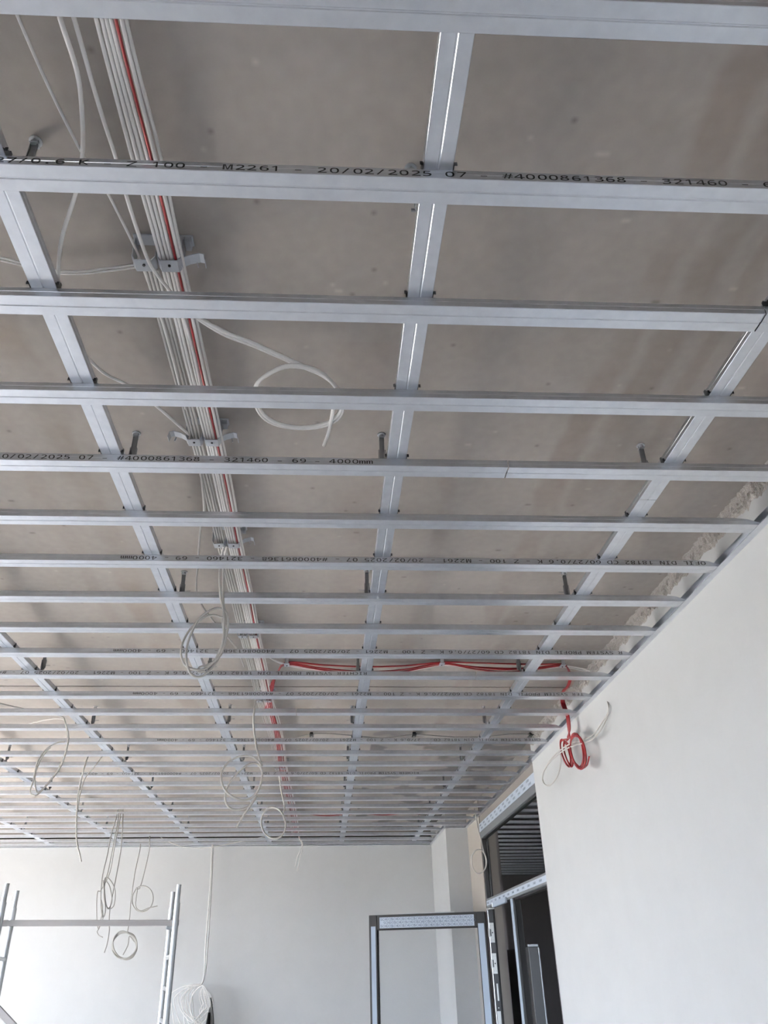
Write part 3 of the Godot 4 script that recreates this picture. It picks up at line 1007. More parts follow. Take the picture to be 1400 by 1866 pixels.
# every loose, hanging or coiled cable
func build_cables() -> void:
	cable("thin grey-white cable crossing the slab toward the first cable clamp", "", "white", 0.0035, [-0.568,2.94,-0.698,-0.563,2.94,-0.763,-0.547,2.94,-0.885,-0.52,2.94,-1.022,-0.491,2.94,-1.111,-0.459,2.94,-1.272,-0.454,2.94,-1.325,-0.435,2.925,-1.507,-0.429,2.92,-1.829])
	cable("loose white cable sagging below its neighbours beside the carrier rail", "", "white", 0.0048, [-0.49,2.95,-0.707,-0.476,2.9,-0.74,-0.472,2.9,-0.829,-0.485,2.9,-0.913,-0.508,2.9,-1,-0.544,2.9,-1.084,-0.612,2.9,-1.213,-0.656,2.9,-1.343,-0.677,2.91,-1.471,-0.669,2.92,-1.591,-0.636,2.93,-1.689,-0.583,2.94,-1.753,-0.52,2.94,-1.843,-0.439,2.925,-1.962])
	cable("white cable slanting down across the front of the first cable clamp", "", "white", 0.0045, [-0.458,2.91,-0.688,-0.455,2.91,-0.744,-0.451,2.91,-0.896,-0.444,2.91,-1.005,-0.442,2.91,-1.094,-0.438,2.91,-1.171,-0.429,2.91,-1.27,-0.409,2.895,-1.305,-0.381,2.91,-1.405,-0.372,2.925,-1.587,-0.373,2.925,-1.821])
	cable("thin cable of the pair running across the slab to the first clamp", "cable pair to first clamp", "white", 0.0028, [-0.833,2.955,-1.308,-0.795,2.955,-1.311,-0.76,2.955,-1.322,-0.682,2.955,-1.346,-0.61,2.955,-1.347,-0.54,2.955,-1.334,-0.465,2.955,-1.32])
	cable("thin cable of the pair running across the slab to the first clamp", "cable pair to first clamp", "white", 0.0028, [-0.836,2.955,-1.316,-0.798,2.955,-1.32,-0.763,2.955,-1.33,-0.685,2.955,-1.354,-0.612,2.955,-1.355,-0.542,2.955,-1.343,-0.466,2.955,-1.328])
	cable("white cable coiled in a flat ring above the cross profiles, cut end poking out", "", "white", 0.0056, [-0.361,2.935,-1.438,-0.336,2.935,-1.476,-0.277,2.935,-1.523,-0.21,2.935,-1.56,-0.135,2.935,-1.607,-0.075,2.925,-1.635,-0.022,2.925,-1.667,0.018,2.925,-1.724,0.034,2.91,-1.801,-0.002,2.91,-1.867,-0.086,2.91,-1.894,-0.165,2.91,-1.872,-0.207,2.91,-1.808,-0.208,2.91,-1.709,-0.168,2.91,-1.652,-0.106,2.91,-1.617,-0.034,2.91,-1.637,0.016,2.91,-1.702,0.018,2.895,-1.711,0.011,2.895,-1.79,0,2.895,-1.891,-0.016,2.895,-1.968])
	cable("white cable coiled in a flat ring above the cross profiles, inner strand of the pair", "", "white", 0.0056, [-0.371,2.935,-1.445,-0.337,2.935,-1.483,-0.278,2.935,-1.534,-0.211,2.935,-1.569,-0.136,2.935,-1.615,-0.075,2.925,-1.641,-0.022,2.925,-1.673,0.018,2.925,-1.724,0.04,2.91,-1.807,0.004,2.91,-1.874,-0.08,2.91,-1.901,-0.171,2.91,-1.879,-0.213,2.91,-1.815,-0.214,2.91,-1.716,-0.174,2.91,-1.659,-0.111,2.91,-1.623,-0.028,2.91,-1.643,0.022,2.91,-1.709,0.026,2.9,-1.729,0.034,2.9,-1.798,-0.003,2.9,-1.862])
	cable("single white cable wandering off the bundle past the third clamp", "", "pale", 0.0045, [-0.422,2.93,-2.021,-0.433,2.93,-2.193,-0.454,2.93,-2.426,-0.483,2.93,-2.546,-0.54,2.93,-2.865,-0.578,2.93,-3.102,-0.576,2.93,-3.266,-0.541,2.93,-3.47,-0.472,2.93,-3.794,-0.455,2.93,-4.082])
	cable("white cable hanging in an oval coil under the third clamp, outer strand", "", "pale", 0.0045, [-0.407,2.91,-2.66,-0.425,2.9,-2.733,-0.434,2.843,-2.79,-0.422,2.751,-2.79,-0.41,2.71,-2.79,-0.4,2.652,-2.79,-0.396,2.584,-2.782,-0.403,2.53,-2.792,-0.418,2.479,-2.797,-0.448,2.434,-2.786,-0.481,2.418,-2.784,-0.51,2.435,-2.79,-0.524,2.468,-2.78,-0.534,2.53,-2.793,-0.526,2.591,-2.799,-0.5,2.649,-2.785,-0.469,2.68,-2.782,-0.434,2.706,-2.797,-0.4,2.694,-2.796,-0.385,2.658,-2.781,-0.385,2.606,-2.79,-0.398,2.512,-2.78,-0.436,2.473,-2.793,-0.462,2.462,-2.799])
	cable("white cable hanging in an oval coil under the third clamp, inner strand", "", "pale", 0.0045, [-0.394,2.91,-2.66,-0.412,2.9,-2.733,-0.421,2.861,-2.802,-0.412,2.742,-2.802,-0.402,2.692,-2.802,-0.409,2.669,-2.802,-0.442,2.674,-2.794,-0.481,2.667,-2.804,-0.523,2.632,-2.809,-0.546,2.581,-2.798,-0.555,2.531,-2.796,-0.55,2.498,-2.808,-0.528,2.467,-2.807,-0.483,2.45,-2.795,-0.452,2.46,-2.799,-0.425,2.495,-2.81,-0.404,2.548,-2.803,-0.392,2.608,-2.794,-0.386,2.62,-2.803,-0.41,2.672,-2.81,-0.397,2.577,-2.802,-0.415,2.495,-2.792,-0.452,2.473,-2.805,-0.481,2.466,-2.811,-0.481,2.444,-2.797,-0.454,2.443,-2.794])
	cable("white cable hanging in a wide loose coil with its cut end pointing down", "", "pale", 0.006, [-0.409,2.92,-4.502,-0.424,2.88,-4.546,-0.421,2.811,-4.474,-0.421,2.726,-4.464,-0.395,2.58,-4.477,-0.362,2.482,-4.483,-0.384,2.509,-4.469,-0.429,2.534,-4.466,-0.505,2.531,-4.481,-0.57,2.482,-4.48,-0.584,2.409,-4.465,-0.549,2.338,-4.47,-0.477,2.299,-4.484,-0.416,2.303,-4.475,-0.369,2.354,-4.464,-0.356,2.443,-4.475,-0.391,2.496,-4.489,-0.452,2.481,-4.477,-0.531,2.402,-4.492,-0.558,2.332,-4.5,-0.545,2.273,-4.483,-0.497,2.243,-4.479,-0.428,2.263,-4.497,-0.388,2.316,-4.496,-0.392,2.295,-4.479,-0.448,2.214,-4.484,-0.484,2.154,-4.501])
	cable("small round white cable coil hanging behind the wide loose one", "", "pale", 0.0055, [-0.385,2.93,-6.509,-0.37,2.808,-6.6,-0.349,2.72,-6.6,-0.328,2.633,-6.6,-0.338,2.583,-6.6,-0.314,2.522,-6.594,-0.32,2.456,-6.589,-0.355,2.411,-6.588,-0.401,2.397,-6.59,-0.448,2.411,-6.595,-0.489,2.447,-6.602,-0.514,2.506,-6.608,-0.509,2.573,-6.611,-0.475,2.62,-6.612,-0.427,2.634,-6.608,-0.38,2.619,-6.603,-0.34,2.581,-6.596,-0.315,2.522,-6.591,-0.32,2.456,-6.588,-0.353,2.409,-6.589,-0.401,2.395,-6.593,-0.448,2.411,-6.599,-0.487,2.449,-6.605,-0.511,2.507,-6.61,-0.509,2.573,-6.612,-0.476,2.623,-6.61,-0.427,2.637,-6.605,-0.379,2.619,-6.599,-0.341,2.579,-6.593,-0.318,2.521,-6.589,-0.32,2.456,-6.588,-0.352,2.407,-6.591,-0.401,2.392,-6.596,-0.449,2.411,-6.603,-0.486,2.451,-6.609,-0.509,2.507,-6.612,-0.508,2.572,-6.611,-0.477,2.624,-6.608,-0.427,2.64,-6.602,-0.378,2.62,-6.595,-0.342,2.577,-6.59,-0.32,2.521,-6.588])
	cable("short cable tail hanging in front of the far wall top", "cable tails at far wall", "white", 0.0055, [-0.317,2.93,-9.727,-0.292,2.812,-9.42,-0.258,2.729,-9.42,-0.305,2.601,-9.42,-0.326,2.498,-9.42])
	cable("short cable tail hanging in front of the far wall top", "cable tails at far wall", "white", 0.0055, [-0.317,2.93,-9.727,-0.287,2.816,-9.45,-0.246,2.733,-9.45,-0.274,2.605,-9.45,-0.301,2.455,-9.45])
	cable("thin cable drooping along the top of the far wall", "", "white", 0.0045, [-2.006,2.924,-9.95,-1.921,2.874,-9.95,-1.751,2.805,-9.95,-1.585,2.776,-9.95,-1.357,2.784,-9.95,-1.098,2.831,-9.95,-0.772,2.891,-9.95,-0.609,2.94,-9.95])
	cable("white cable hanging in a narrow teardrop loop below the second carrier", "", "pale", 0.0045, [-2.021,2.93,-4.757,-1.931,2.93,-4.847,-1.8,2.93,-4.965,-1.692,2.9,-4.936,-1.62,2.832,-4.8,-1.576,2.722,-4.794,-1.589,2.581,-4.802,-1.632,2.488,-4.806,-1.693,2.398,-4.797,-1.719,2.388,-4.795,-1.749,2.409,-4.804,-1.743,2.478,-4.804,-1.737,2.576,-4.795,-1.7,2.656,-4.798,-1.645,2.698,-4.806,-1.598,2.703,-4.801])
	cable("second cable of the teardrop loop, a little shorter and doubled", "", "pale", 0.0045, [-2.311,2.93,-5.365,-2.152,2.93,-5.31,-1.856,2.93,-5.114,-1.706,2.9,-4.985,-1.617,2.817,-4.82,-1.583,2.69,-4.814,-1.612,2.55,-4.822,-1.665,2.46,-4.826,-1.704,2.408,-4.817,-1.725,2.433,-4.815,-1.747,2.515,-4.824,-1.724,2.619,-4.824,-1.682,2.674,-4.815])
	cable("cable hanging straight with a bent tip beside the teardrop loop", "", "pale", 0.0052, [-1.786,2.92,-5.982,-1.735,2.808,-5.75,-1.752,2.649,-5.75,-1.751,2.528,-5.75,-1.726,2.334,-5.75,-1.703,2.245,-5.75,-1.672,2.17,-5.75,-1.659,2.135,-5.75])
	cable("thin cable joining the straight hanging one from the slab", "", "pale", 0.004, [-1.683,2.93,-5.99,-1.648,2.82,-5.77,-1.696,2.75,-5.77,-1.732,2.684,-5.77,-1.747,2.566,-5.77,-1.745,2.461,-5.77])
	cable("strand of the tangled cables, ending in a long narrow loop", "", "grey", 0.0048, [-2.12,2.93,-8.332,-1.984,2.761,-7.8,-2.007,2.616,-7.79,-2.02,2.445,-7.803,-2.039,2.267,-7.809,-2.029,2.123,-7.795,-2.01,2.01,-7.792,-1.985,1.913,-7.807,-1.968,1.966,-7.806,-1.995,2.1,-7.791,-2.024,2.219,-7.796])
	cable("strand of the tangled cables, winding into an oval coil", "", "grey", 0.0048, [-2.095,2.93,-8.272,-1.968,2.764,-7.82,-1.98,2.512,-7.808,-1.996,2.319,-7.823,-2.013,2.19,-7.831,-2.004,2.093,-7.814,-1.972,2.015,-7.81,-1.942,1.985,-7.828,-1.906,2.007,-7.827,-1.9,2.096,-7.81,-1.927,2.174,-7.815,-1.997,2.246,-7.832,-2.019,2.212,-7.822,-1.982,2.056,-7.808,-1.95,1.984,-7.821,-1.929,2.057,-7.832,-1.961,2.165,-7.816,-1.996,2.211,-7.809])
	cable("strand of the tangled cables, hanging lowest past the scaffold bar", "", "grey", 0.0048, [-2.051,2.93,-8.273,-1.932,2.767,-7.84,-1.912,2.516,-7.84,-1.92,2.288,-7.84,-1.932,2.098,-7.84,-1.939,1.981,-7.84,-1.927,1.865,-7.84,-1.918,1.804,-7.84,-1.922,1.7,-7.84,-1.936,1.635,-7.84])
	cable("strand of the tangled cables, with a small kinked tail", "", "grey", 0.0042, [-2.06,2.93,-8.214,-1.963,2.77,-7.86,-1.976,2.518,-7.85,-1.991,2.291,-7.863,-2.05,2.143,-7.869,-2.074,2.128,-7.855,-2.066,2.019,-7.852,-2.043,1.877,-7.867,-2.02,1.823,-7.866,-2.009,1.907,-7.851,-2.011,2.005,-7.856,-2.038,2.061,-7.87,-1.994,1.916,-7.861,-2.016,1.827,-7.85,-2.029,1.801,-7.861,-2.007,1.771,-7.87,-1.973,1.757,-7.856])
	cable("thin cable with one round ring and a straight tail at the far wall", "", "grey", 0.0055, [-2.058,2.93,-9.74,-1.932,2.766,-9.15,-1.923,2.653,-9.15,-1.947,2.425,-9.15,-1.976,2.274,-9.15,-2.004,2.273,-9.15,-1.948,2.293,-9.144,-1.885,2.276,-9.139,-1.838,2.227,-9.138,-1.82,2.166,-9.14,-1.829,2.107,-9.145,-1.863,2.062,-9.152,-1.917,2.043,-9.158,-1.979,2.058,-9.161,-2.026,2.106,-9.162,-2.045,2.168,-9.158,-2.036,2.226,-9.153,-2.002,2.271,-9.146,-1.947,2.291,-9.141,-1.885,2.276,-9.138,-1.837,2.228,-9.139,-1.819,2.166,-9.143,-1.83,2.108,-9.149,-1.865,2.064,-9.155,-1.918,2.045,-9.16,-1.979,2.059,-9.162,-2.027,2.105,-9.16,-2.047,2.167,-9.155,-2.035,2.226,-9.149,-2,2.269,-9.143,-1.998,2.104,-9.15,-1.939,2.051,-9.15,-1.862,2.076,-9.15,-1.766,2.096,-9.15])
	cable("neat round cable roll hanging on a long strand at the far wall", "", "grey", 0.0058, [-2.136,2.785,-9.65,-2.136,2.713,-9.65,-2.159,2.48,-9.65,-2.164,2.246,-9.65,-2.163,2.146,-9.65,-2.156,2.008,-9.65,-2.159,1.894,-9.65,-2.169,1.878,-9.7,-2.098,1.848,-9.684,-2.052,1.781,-9.673,-2.051,1.707,-9.67,-2.087,1.655,-9.676,-2.138,1.627,-9.689,-2.201,1.619,-9.705,-2.27,1.646,-9.72,-2.319,1.711,-9.729,-2.322,1.786,-9.729,-2.286,1.839,-9.721,-2.232,1.866,-9.707,-2.168,1.871,-9.691,-2.099,1.845,-9.677,-2.05,1.781,-9.67,-2.046,1.705,-9.672,-2.084,1.652,-9.682,-2.14,1.628,-9.698,-2.202,1.625,-9.714,-2.269,1.65,-9.726,-2.32,1.711,-9.73,-2.326,1.787,-9.726,-2.288,1.843,-9.713,-2.23,1.866,-9.697,-2.167,1.866,-9.682,-2.102,1.84,-9.672,-2.051,1.781,-9.67,-2.043,1.704,-9.677,-2.082,1.648,-9.691,-2.141,1.626,-9.707,-2.204,1.628,-9.721,-2.266,1.654,-9.729,-2.317,1.712,-9.728,-2.328,1.788,-9.719,-2.291,1.847,-9.704,-2.229,1.87,-9.688,-2.166,1.864,-9.676,-2.105,1.836,-9.67,-2.055,1.78,-9.673,-2.043,1.704,-9.685,-2.079,1.644,-9.7,-2.141,1.621,-9.716,-2.205,1.63,-9.727,-2.263,1.658,-9.73,-2.311,1.713,-9.724,-2.326,1.788,-9.711,-2.293,1.851,-9.695,-2.229,1.875,-9.68,-2.165,1.864,-9.671,-2.108,1.832,-9.671,-2.062,1.778,-9.679,-2.046,1.705,-9.693,-2.078,1.641,-9.71,-2.141,1.616,-9.723,-2.205,1.628,-9.73,-2.26,1.661,-9.728,-2.304,1.714,-9.717,-2.322,1.787,-9.702,-2.293,1.853,-9.686,-2.23,1.881,-9.674,-2.164,1.867,-9.67,-2.11,1.831,-9.675,-2.069,1.777,-9.687,-2.052,1.706,-9.703,-2.078,1.639,-9.718,-2.14,1.61,-9.728,-2.206,1.624,-9.73,-2.258,1.662,-9.723,-2.297,1.715,-9.709,-2.315,1.785,-9.693,-2.292,1.853,-9.678,-2.231,1.886,-9.671,-2.164,1.872,-9.672,-2.112,1.831,-9.681,-2.075,1.776,-9.696,-2.137,1.835,-9.67,-2.143,1.75,-9.67,-2.183,1.655,-9.67])
	cable("white cable of the pair hanging down the far wall to the big tangle", "cable pair on far wall", "white", 0.0075, [-1.351,2.825,-9.98,-1.351,2.781,-9.98,-1.342,2.568,-9.98,-1.337,2.167,-9.98,-1.339,1.788,-9.98,-1.328,1.457,-9.98,-1.349,1.357,-9.98])
	cable("white cable of the pair hanging down the far wall to the big tangle", "cable pair on far wall", "white", 0.0075, [-1.344,2.827,-10,-1.34,2.784,-10,-1.332,2.57,-10,-1.321,2.168,-10,-1.313,1.789,-10,-1.318,1.457,-10,-1.352,1.356,-10])
	cable("strand of the big white cable tangle hanging at the far wall", "big cable tangle strands", "white", 0.005, [-1.339,1.363,-9.86,-1.515,1.349,-9.84,-1.659,1.275,-9.865,-1.637,1.162,-9.879,-1.562,0.918,-9.85,-1.502,0.879,-9.844,-1.235,0.972,-9.874,-1.214,1.14,-9.872,-1.251,1.269,-9.843,-1.313,1.352,-9.852,-1.396,1.301,-9.879,-1.442,1.189,-9.863,-1.404,1.078,-9.84,-1.329,0.986,-9.862])
	cable("strand of the big white cable tangle hanging at the far wall", "big cable tangle strands", "white", 0.005, [-1.341,1.363,-9.874,-1.493,1.331,-9.854,-1.616,1.244,-9.879,-1.594,1.131,-9.893,-1.506,0.971,-9.864,-1.422,0.93,-9.858,-1.265,1.026,-9.888,-1.242,1.164,-9.886,-1.277,1.269,-9.857,-1.315,1.352,-9.866])
	cable("strand of the big white cable tangle hanging at the far wall", "big cable tangle strands", "white", 0.005, [-1.343,1.363,-9.888,-1.471,1.352,-9.868,-1.573,1.265,-9.893,-1.552,1.151,-9.907,-1.473,1.058,-9.878,-1.392,1.017,-9.872,-1.299,1.115,-9.902,-1.266,1.151,-9.9,-1.302,1.269,-9.871,-1.317,1.352,-9.88])
	cable("strand of the big white cable tangle hanging at the far wall", "big cable tangle strands", "white", 0.005, [-1.345,1.363,-9.902,-1.454,1.327,-9.882,-1.544,1.248,-9.907,-1.522,1.134,-9.921,-1.443,1.064,-9.892,-1.359,1.022,-9.886,-1.242,1.12,-9.916,-1.211,1.178,-9.914,-1.245,1.268,-9.885,-1.319,1.352,-9.894,-1.402,1.301,-9.921,-1.448,1.188,-9.905,-1.41,1.077,-9.882,-1.334,0.984,-9.904])
	cable("strand of the big white cable tangle hanging at the far wall", "big cable tangle strands", "white", 0.005, [-1.347,1.363,-9.916,-1.444,1.334,-9.896,-1.522,1.25,-9.921,-1.501,1.136,-9.935,-1.46,1.034,-9.906,-1.417,0.994,-9.9,-1.324,1.092,-9.93,-1.294,1.16,-9.928,-1.33,1.269,-9.899,-1.321,1.352,-9.908])
	cable("strand of the big white cable tangle hanging at the far wall", "big cable tangle strands", "white", 0.005, [-1.349,1.362,-9.93,-1.43,1.344,-9.91,-1.493,1.228,-9.935,-1.471,1.115,-9.949,-1.406,1.039,-9.92,-1.337,0.998,-9.914,-1.231,1.096,-9.944,-1.202,1.178,-9.942,-1.236,1.267,-9.913,-1.323,1.352,-9.922])
	cable("strand of the big white cable tangle hanging at the far wall", "big cable tangle strands", "white", 0.005, [-1.351,1.362,-9.944,-1.419,1.348,-9.924,-1.474,1.259,-9.949,-1.453,1.145,-9.963,-1.42,1.064,-9.934,-1.383,1.024,-9.928,-1.295,1.123,-9.958,-1.26,1.135,-9.956,-1.298,1.268,-9.927,-1.325,1.352,-9.936,-1.408,1.3,-9.963,-1.454,1.187,-9.947,-1.416,1.075,-9.924,-1.34,0.982,-9.946])
	cable("strand of the big white cable tangle hanging at the far wall", "big cable tangle strands", "white", 0.005, [-1.353,1.362,-9.958,-1.409,1.352,-9.938,-1.445,1.186,-9.963,-1.424,1.073,-9.977,-1.376,1.054,-9.948,-1.319,1.013,-9.942,-1.344,1.113,-9.972,-1.314,1.182,-9.97,-1.348,1.268,-9.941,-1.326,1.351,-9.95])
	cable("strand of the big white cable tangle hanging at the far wall", "big cable tangle strands", "white", 0.005, [-1.354,1.362,-9.972,-1.46,1.353,-9.952,-1.54,1.216,-9.977,-1.518,1.103,-9.991,-1.482,0.93,-9.962,-1.45,0.89,-9.956,-1.263,0.986,-9.986,-1.242,1.158,-9.984,-1.277,1.267,-9.955,-1.328,1.351,-9.964])
	cable("strand of the big white cable tangle hanging at the far wall", "big cable tangle strands", "white", 0.005, [-1.356,1.362,-9.986,-1.404,1.332,-9.966,-1.447,1.295,-9.991,-1.426,1.18,-10.005,-1.386,0.983,-9.976,-1.351,0.943,-9.97,-1.353,1.043,-10,-1.325,1.133,-9.998,-1.364,1.268,-9.969,-1.33,1.351,-9.978,-1.414,1.299,-10.005,-1.461,1.186,-9.989,-1.422,1.074,-9.966,-1.346,0.98,-9.988])
	cable("black cable folded into the right flank of the big tangle", "black strands in big tangle", "black", 0.008, [-1.218,1.238,-9.84,-1.191,1.126,-9.84,-1.169,0.995,-9.84,-1.16,0.827,-9.84,-1.201,0.755,-9.84,-1.244,0.927,-9.84,-1.23,1.101,-9.84])
	cable("black cable folded into the right flank of the big tangle", "black strands in big tangle", "black", 0.008, [-1.214,1.222,-9.852,-1.2,1.125,-9.852,-1.184,0.995,-9.852,-1.179,0.827,-9.852,-1.216,0.755,-9.852,-1.234,0.926,-9.852,-1.226,1.1,-9.852])
	cable("black cable folded into the right flank of the big tangle", "black strands in big tangle", "black", 0.008, [-1.209,1.207,-9.864,-1.208,1.125,-9.864,-1.2,0.994,-9.864,-1.198,0.826,-9.864,-1.232,0.754,-9.864,-1.224,0.925,-9.864,-1.222,1.1,-9.864])
	cable("black cable folded into the right flank of the big tangle", "black strands in big tangle", "black", 0.008, [-1.205,1.191,-9.876,-1.217,1.125,-9.876,-1.215,0.994,-9.876,-1.217,0.826,-9.876,-1.248,0.753,-9.876,-1.214,0.924,-9.876,-1.217,1.099,-9.876])
	cable("black cable folded into the right flank of the big tangle", "black strands in big tangle", "black", 0.008, [-1.2,1.175,-9.888,-1.225,1.124,-9.888,-1.231,0.994,-9.888,-1.236,0.825,-9.888,-1.264,0.753,-9.888,-1.204,0.924,-9.888,-1.213,1.099,-9.888])
	cable("red cable along the slab that ends coiled on the white side wall", "red cables of the slab run", "red", 0.0045, [-0.413,2.925,-4.945,-0.372,2.925,-4.745,-0.333,2.93,-4.429,-0.283,2.95,-4.254,-0.222,2.972,-4.125,-0.015,2.96,-4.131,0.218,2.952,-4.138,0.436,2.958,-4.135,0.652,2.972,-4.115,0.84,2.969,-4.113,1.014,2.967,-4.12,1.192,2.97,-4.137,1.348,2.972,-4.135,1.387,2.97,-4.174,1.439,2.96,-4.306,1.466,2.95,-4.456,1.467,2.95,-4.582,1.498,2.93,-4.719,1.498,2.88,-4.696,1.5,2.832,-4.665,1.5,2.79,-4.662,1.5,2.739,-4.664,1.5,2.689,-4.666,1.5,2.716,-4.808,1.508,2.7,-4.789,1.513,2.661,-4.767,1.515,2.614,-4.752,1.512,2.574,-4.746,1.506,2.55,-4.748,1.498,2.544,-4.755,1.49,2.558,-4.773,1.486,2.594,-4.799,1.485,2.643,-4.823,1.489,2.687,-4.834,1.497,2.712,-4.833,1.505,2.714,-4.822,1.511,2.697,-4.802,1.515,2.661,-4.775,1.514,2.612,-4.746,1.509,2.566,-4.729,1.501,2.54,-4.728,1.493,2.539,-4.741,1.487,2.559,-4.762,1.485,2.595,-4.791,1.487,2.643,-4.824,1.493,2.692,-4.849,1.501,2.724,-4.853,1.509,2.725,-4.837,1.514,2.7,-4.81,1.515,2.66,-4.778,1.511,2.612,-4.746,1.505,2.567,-4.72,1.496,2.534,-4.712,1.489,2.529,-4.727,1.485,2.553,-4.758])
	cable("red cable along the slab that ends coiled on the white side wall", "red cables of the slab run", "red", 0.0045, [-0.403,2.925,-4.945,-0.366,2.925,-4.745,-0.327,2.93,-4.429,-0.283,2.95,-4.254,-0.222,2.972,-4.136,-0.015,2.963,-4.143,0.218,2.957,-4.149,0.437,2.962,-4.147,0.654,2.972,-4.127,0.842,2.947,-4.125,1.017,2.937,-4.132,1.195,2.954,-4.148,1.351,2.972,-4.147,1.387,2.97,-4.174,1.442,2.96,-4.306,1.469,2.95,-4.456,1.47,2.95,-4.582,1.505,2.93,-4.719,1.505,2.88,-4.696,1.5,2.827,-4.649,1.5,2.785,-4.646,1.5,2.736,-4.654,1.5,2.692,-4.677,1.49,2.679,-4.722,1.498,2.667,-4.71,1.503,2.632,-4.694,1.505,2.59,-4.681,1.502,2.554,-4.675,1.496,2.532,-4.672,1.488,2.525,-4.675,1.48,2.536,-4.686,1.476,2.568,-4.706,1.475,2.612,-4.726,1.479,2.652,-4.738,1.487,2.675,-4.741,1.495,2.679,-4.736,1.501,2.664,-4.723,1.505,2.632,-4.701,1.504,2.589,-4.676,1.499,2.547,-4.659,1.491,2.522,-4.654,1.483,2.52,-4.66,1.477,2.538,-4.675,1.475,2.569,-4.699,1.477,2.612,-4.728,1.483,2.657,-4.752,1.491,2.686,-4.76,1.499,2.689,-4.751,1.504,2.667,-4.73,1.505,2.631,-4.704,1.501,2.589,-4.674,1.495,2.547,-4.649,1.486,2.517,-4.638,1.479,2.511,-4.647,1.475,2.532,-4.671])
	cable("red cable along the slab that ends coiled on the white side wall", "red cables of the slab run", "red", 0.0045, [-0.392,2.925,-4.945,-0.359,2.925,-4.745,-0.32,2.93,-4.429,-0.283,2.95,-4.254,-0.223,2.972,-4.148,-0.015,2.948,-4.154,0.219,2.932,-4.161,0.438,2.944,-4.159,0.655,2.972,-4.138,0.844,2.941,-4.137,1.019,2.927,-4.144,1.198,2.949,-4.16,1.354,2.972,-4.158,1.387,2.97,-4.174,1.445,2.96,-4.306,1.473,2.95,-4.456,1.473,2.95,-4.582,1.512,2.93,-4.719,1.512,2.88,-4.695,1.5,2.823,-4.633,1.5,2.781,-4.63,1.5,2.733,-4.643,1.5,2.694,-4.688,1.48,2.665,-4.479,1.488,2.643,-4.448,1.493,2.598,-4.429,1.495,2.546,-4.432,1.492,2.505,-4.451,1.486,2.481,-4.477,1.478,2.478,-4.505,1.47,2.497,-4.535,1.466,2.539,-4.561,1.465,2.595,-4.568,1.469,2.641,-4.553,1.477,2.664,-4.524,1.485,2.663,-4.494,1.491,2.64,-4.465,1.495,2.598,-4.439,1.494,2.544,-4.426,1.489,2.496,-4.434,1.481,2.47,-4.459,1.473,2.473,-4.491,1.467,2.498,-4.522,1.465,2.541,-4.549,1.467,2.594,-4.568,1.473,2.646,-4.567,1.481,2.677,-4.542,1.489,2.674,-4.505,1.494,2.643,-4.471,1.495,2.597,-4.445,1.491,2.546,-4.428,1.485,2.497,-4.426,1.476,2.465,-4.444,1.469,2.462,-4.481,1.465,2.492,-4.522])
	cable("red cable along the slab that ends coiled on the white side wall", "red cables of the slab run", "red", 0.0045, [-0.381,2.925,-4.945,-0.352,2.925,-4.745,-0.314,2.93,-4.429,-0.283,2.95,-4.254,-0.223,2.972,-4.159,-0.015,2.942,-4.166,0.219,2.922,-4.173,0.439,2.937,-4.17,0.657,2.972,-4.15,0.846,2.958,-4.148,1.022,2.952,-4.155,1.201,2.962,-4.172,1.357,2.972,-4.17,1.387,2.97,-4.174,1.448,2.96,-4.306,1.476,2.95,-4.456,1.477,2.95,-4.582,1.519,2.93,-4.719,1.519,2.88,-4.695,1.5,2.818,-4.617,1.5,2.776,-4.614,1.5,2.73,-4.632,1.5,2.697,-4.698,1.47,2.644,-4.439,1.478,2.621,-4.398,1.483,2.575,-4.369,1.485,2.524,-4.366,1.482,2.484,-4.385,1.476,2.464,-4.415,1.468,2.462,-4.45,1.46,2.483,-4.491,1.456,2.526,-4.527,1.455,2.581,-4.542,1.459,2.626,-4.527,1.467,2.647,-4.493,1.475,2.643,-4.454,1.481,2.618,-4.415,1.485,2.575,-4.38,1.484,2.522,-4.36,1.479,2.476,-4.366,1.471,2.453,-4.396,1.463,2.457,-4.437,1.457,2.484,-4.477,1.455,2.527,-4.514,1.457,2.581,-4.54,1.463,2.631,-4.542,1.471,2.659,-4.513,1.479,2.654,-4.466,1.484,2.621,-4.421,1.485,2.574,-4.387,1.481,2.524,-4.364,1.475,2.477,-4.359,1.466,2.447,-4.381,1.459,2.447,-4.426,1.455,2.478,-4.477])
	cable("white cable beside the red ones, held by the same slab clips", "white cables of the red run", "white", 0.004, [-0.358,2.93,-3.792,-0.317,2.94,-3.946,-0.223,2.972,-4.156,-0.015,2.951,-4.162,0.219,2.937,-4.169,0.439,2.947,-4.167,0.657,2.972,-4.147,0.845,2.944,-4.145,1.021,2.932,-4.152,1.2,2.952,-4.168,1.356,2.972,-4.167,1.484,2.972,-4.207,1.615,2.97,-4.294])
	cable("white cable beside the red ones, held by the same slab clips", "white cables of the red run", "white", 0.004, [-0.341,2.93,-3.792,-0.317,2.94,-3.946,-0.224,2.972,-4.173,-0.015,2.944,-4.18,0.22,2.925,-4.187,0.44,2.939,-4.185,0.659,2.972,-4.164,0.849,2.958,-4.163,1.025,2.952,-4.17,1.204,2.962,-4.186,1.361,2.972,-4.185,1.492,2.972,-4.235,1.597,2.97,-4.237])
	cable("red cable tail bent up at the bottom of the red coil", "", "red", 0.005, [1.49,2.545,-4.623,1.49,2.503,-4.565,1.49,2.465,-4.485,1.49,2.462,-4.39,1.49,2.486,-4.347,1.49,2.494,-4.332])
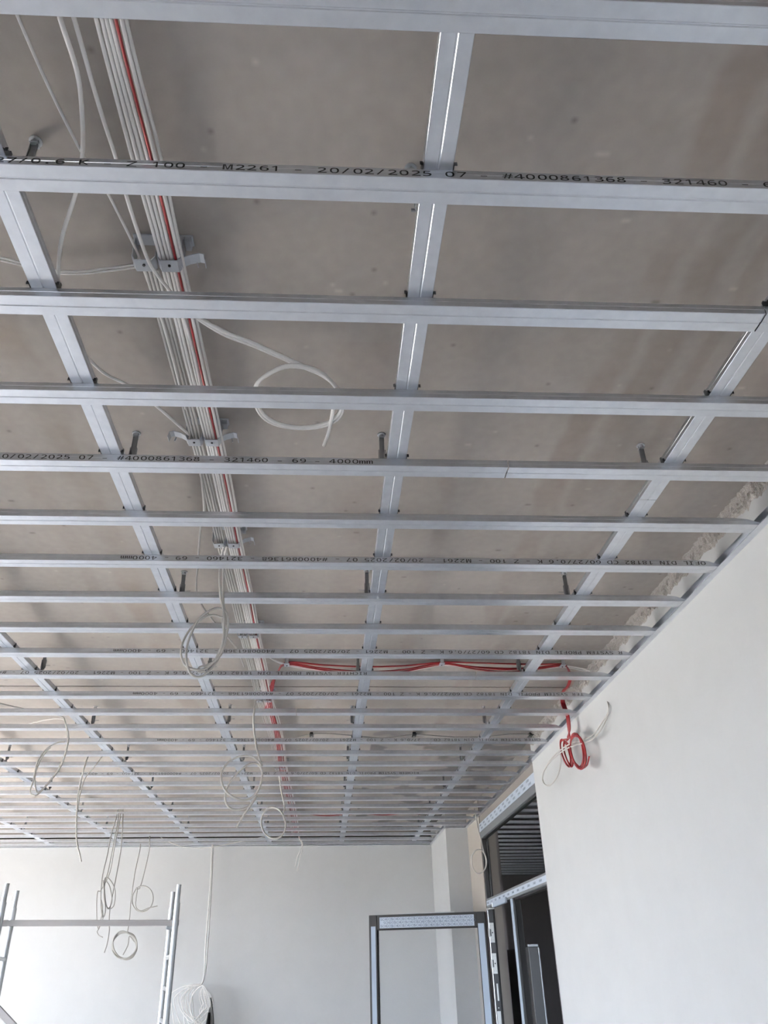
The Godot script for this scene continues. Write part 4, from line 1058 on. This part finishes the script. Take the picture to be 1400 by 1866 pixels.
	cable("white cable looped out of the hole in the white side wall", "white loop cables of the side wall", "pale", 0.0042, [1.57,2.763,-4.125,1.545,2.687,-4.051,1.545,2.662,-4.121,1.5,2.594,-4.23,1.5,2.613,-4.43,1.47,2.629,-4.567,1.474,2.649,-4.818,1.468,2.641,-5.027,1.468,2.61,-5.202,1.474,2.575,-5.289,1.47,2.525,-5.224,1.466,2.496,-5.084,1.473,2.516,-4.935,1.472,2.57,-4.827,1.466,2.619,-4.779])
	cable("white cable looped out of the hole in the white side wall", "white loop cables of the side wall", "pale", 0.0042, [1.57,2.763,-4.125,1.545,2.687,-4.051,1.545,2.655,-4.096,1.5,2.582,-4.119,1.5,2.581,-4.319,1.458,2.603,-4.539,1.462,2.625,-4.786,1.456,2.622,-4.991,1.456,2.601,-5.159,1.462,2.566,-5.246,1.458,2.517,-5.181,1.454,2.488,-5.042,1.461,2.508,-4.895,1.46,2.561,-4.787,1.454,2.61,-4.74])
	cable("small cable ring hanging at the glazed door corner", "", "pale", 0.0055, [1.565,2.93,-8.37,1.5,2.819,-7.982,1.5,2.755,-7.936,1.5,2.649,-7.88,1.5,2.518,-7.766,1.5,2.426,-7.697,1.58,2.444,-8.06,1.589,2.389,-8.054,1.576,2.333,-8.051,1.545,2.291,-8.05,1.508,2.273,-8.053,1.475,2.284,-8.059,1.45,2.322,-8.064,1.439,2.375,-8.069,1.45,2.431,-8.07,1.481,2.474,-8.068,1.519,2.492,-8.063,1.552,2.481,-8.057,1.577,2.443,-8.052,1.587,2.389,-8.05,1.577,2.334,-8.051,1.547,2.292,-8.056,1.51,2.274,-8.062,1.476,2.285,-8.067,1.452,2.322,-8.07,1.441,2.375,-8.069,1.45,2.431,-8.065,1.478,2.473,-8.06,1.517,2.491,-8.054,1.551,2.48,-8.051,1.575,2.443,-8.05,1.586,2.389,-8.053,1.578,2.334,-8.059,1.55,2.293,-8.065,1.511,2.275,-8.069,1.477,2.285,-8.07,1.453,2.322,-8.068,1.442,2.375,-8.062,1.449,2.43,-8.057,1.477,2.472,-8.052,1.516,2.491,-8.05,1.552,2.48,-8.052,1.576,2.443,-8.056,1.585,2.39,-8.062,1.578,2.335,-8.067,1.551,2.293,-8.07])
	cable("thin grey cable held by black clips across the slab", "", "grey", 0.0035, [-0.262,2.972,-5.837,-0.184,2.972,-5.682,-0.102,2.972,-5.622,0.026,2.972,-5.607,0.271,2.972,-5.683,0.437,2.972,-5.729,0.654,2.972,-5.639,0.969,2.972,-5.7,1.215,2.972,-5.685,1.367,2.972,-5.625,1.519,2.972,-5.625])
	cable("lone red cable running across the slab near the far wall", "", "red", 0.005, [-0.336,2.965,-8.707,-0.237,2.965,-8.776,-0.041,2.965,-8.915,0.17,2.965,-8.888,0.41,2.965,-8.828,0.656,2.965,-8.902,0.921,2.965,-8.809,1.05,2.965,-8.88])
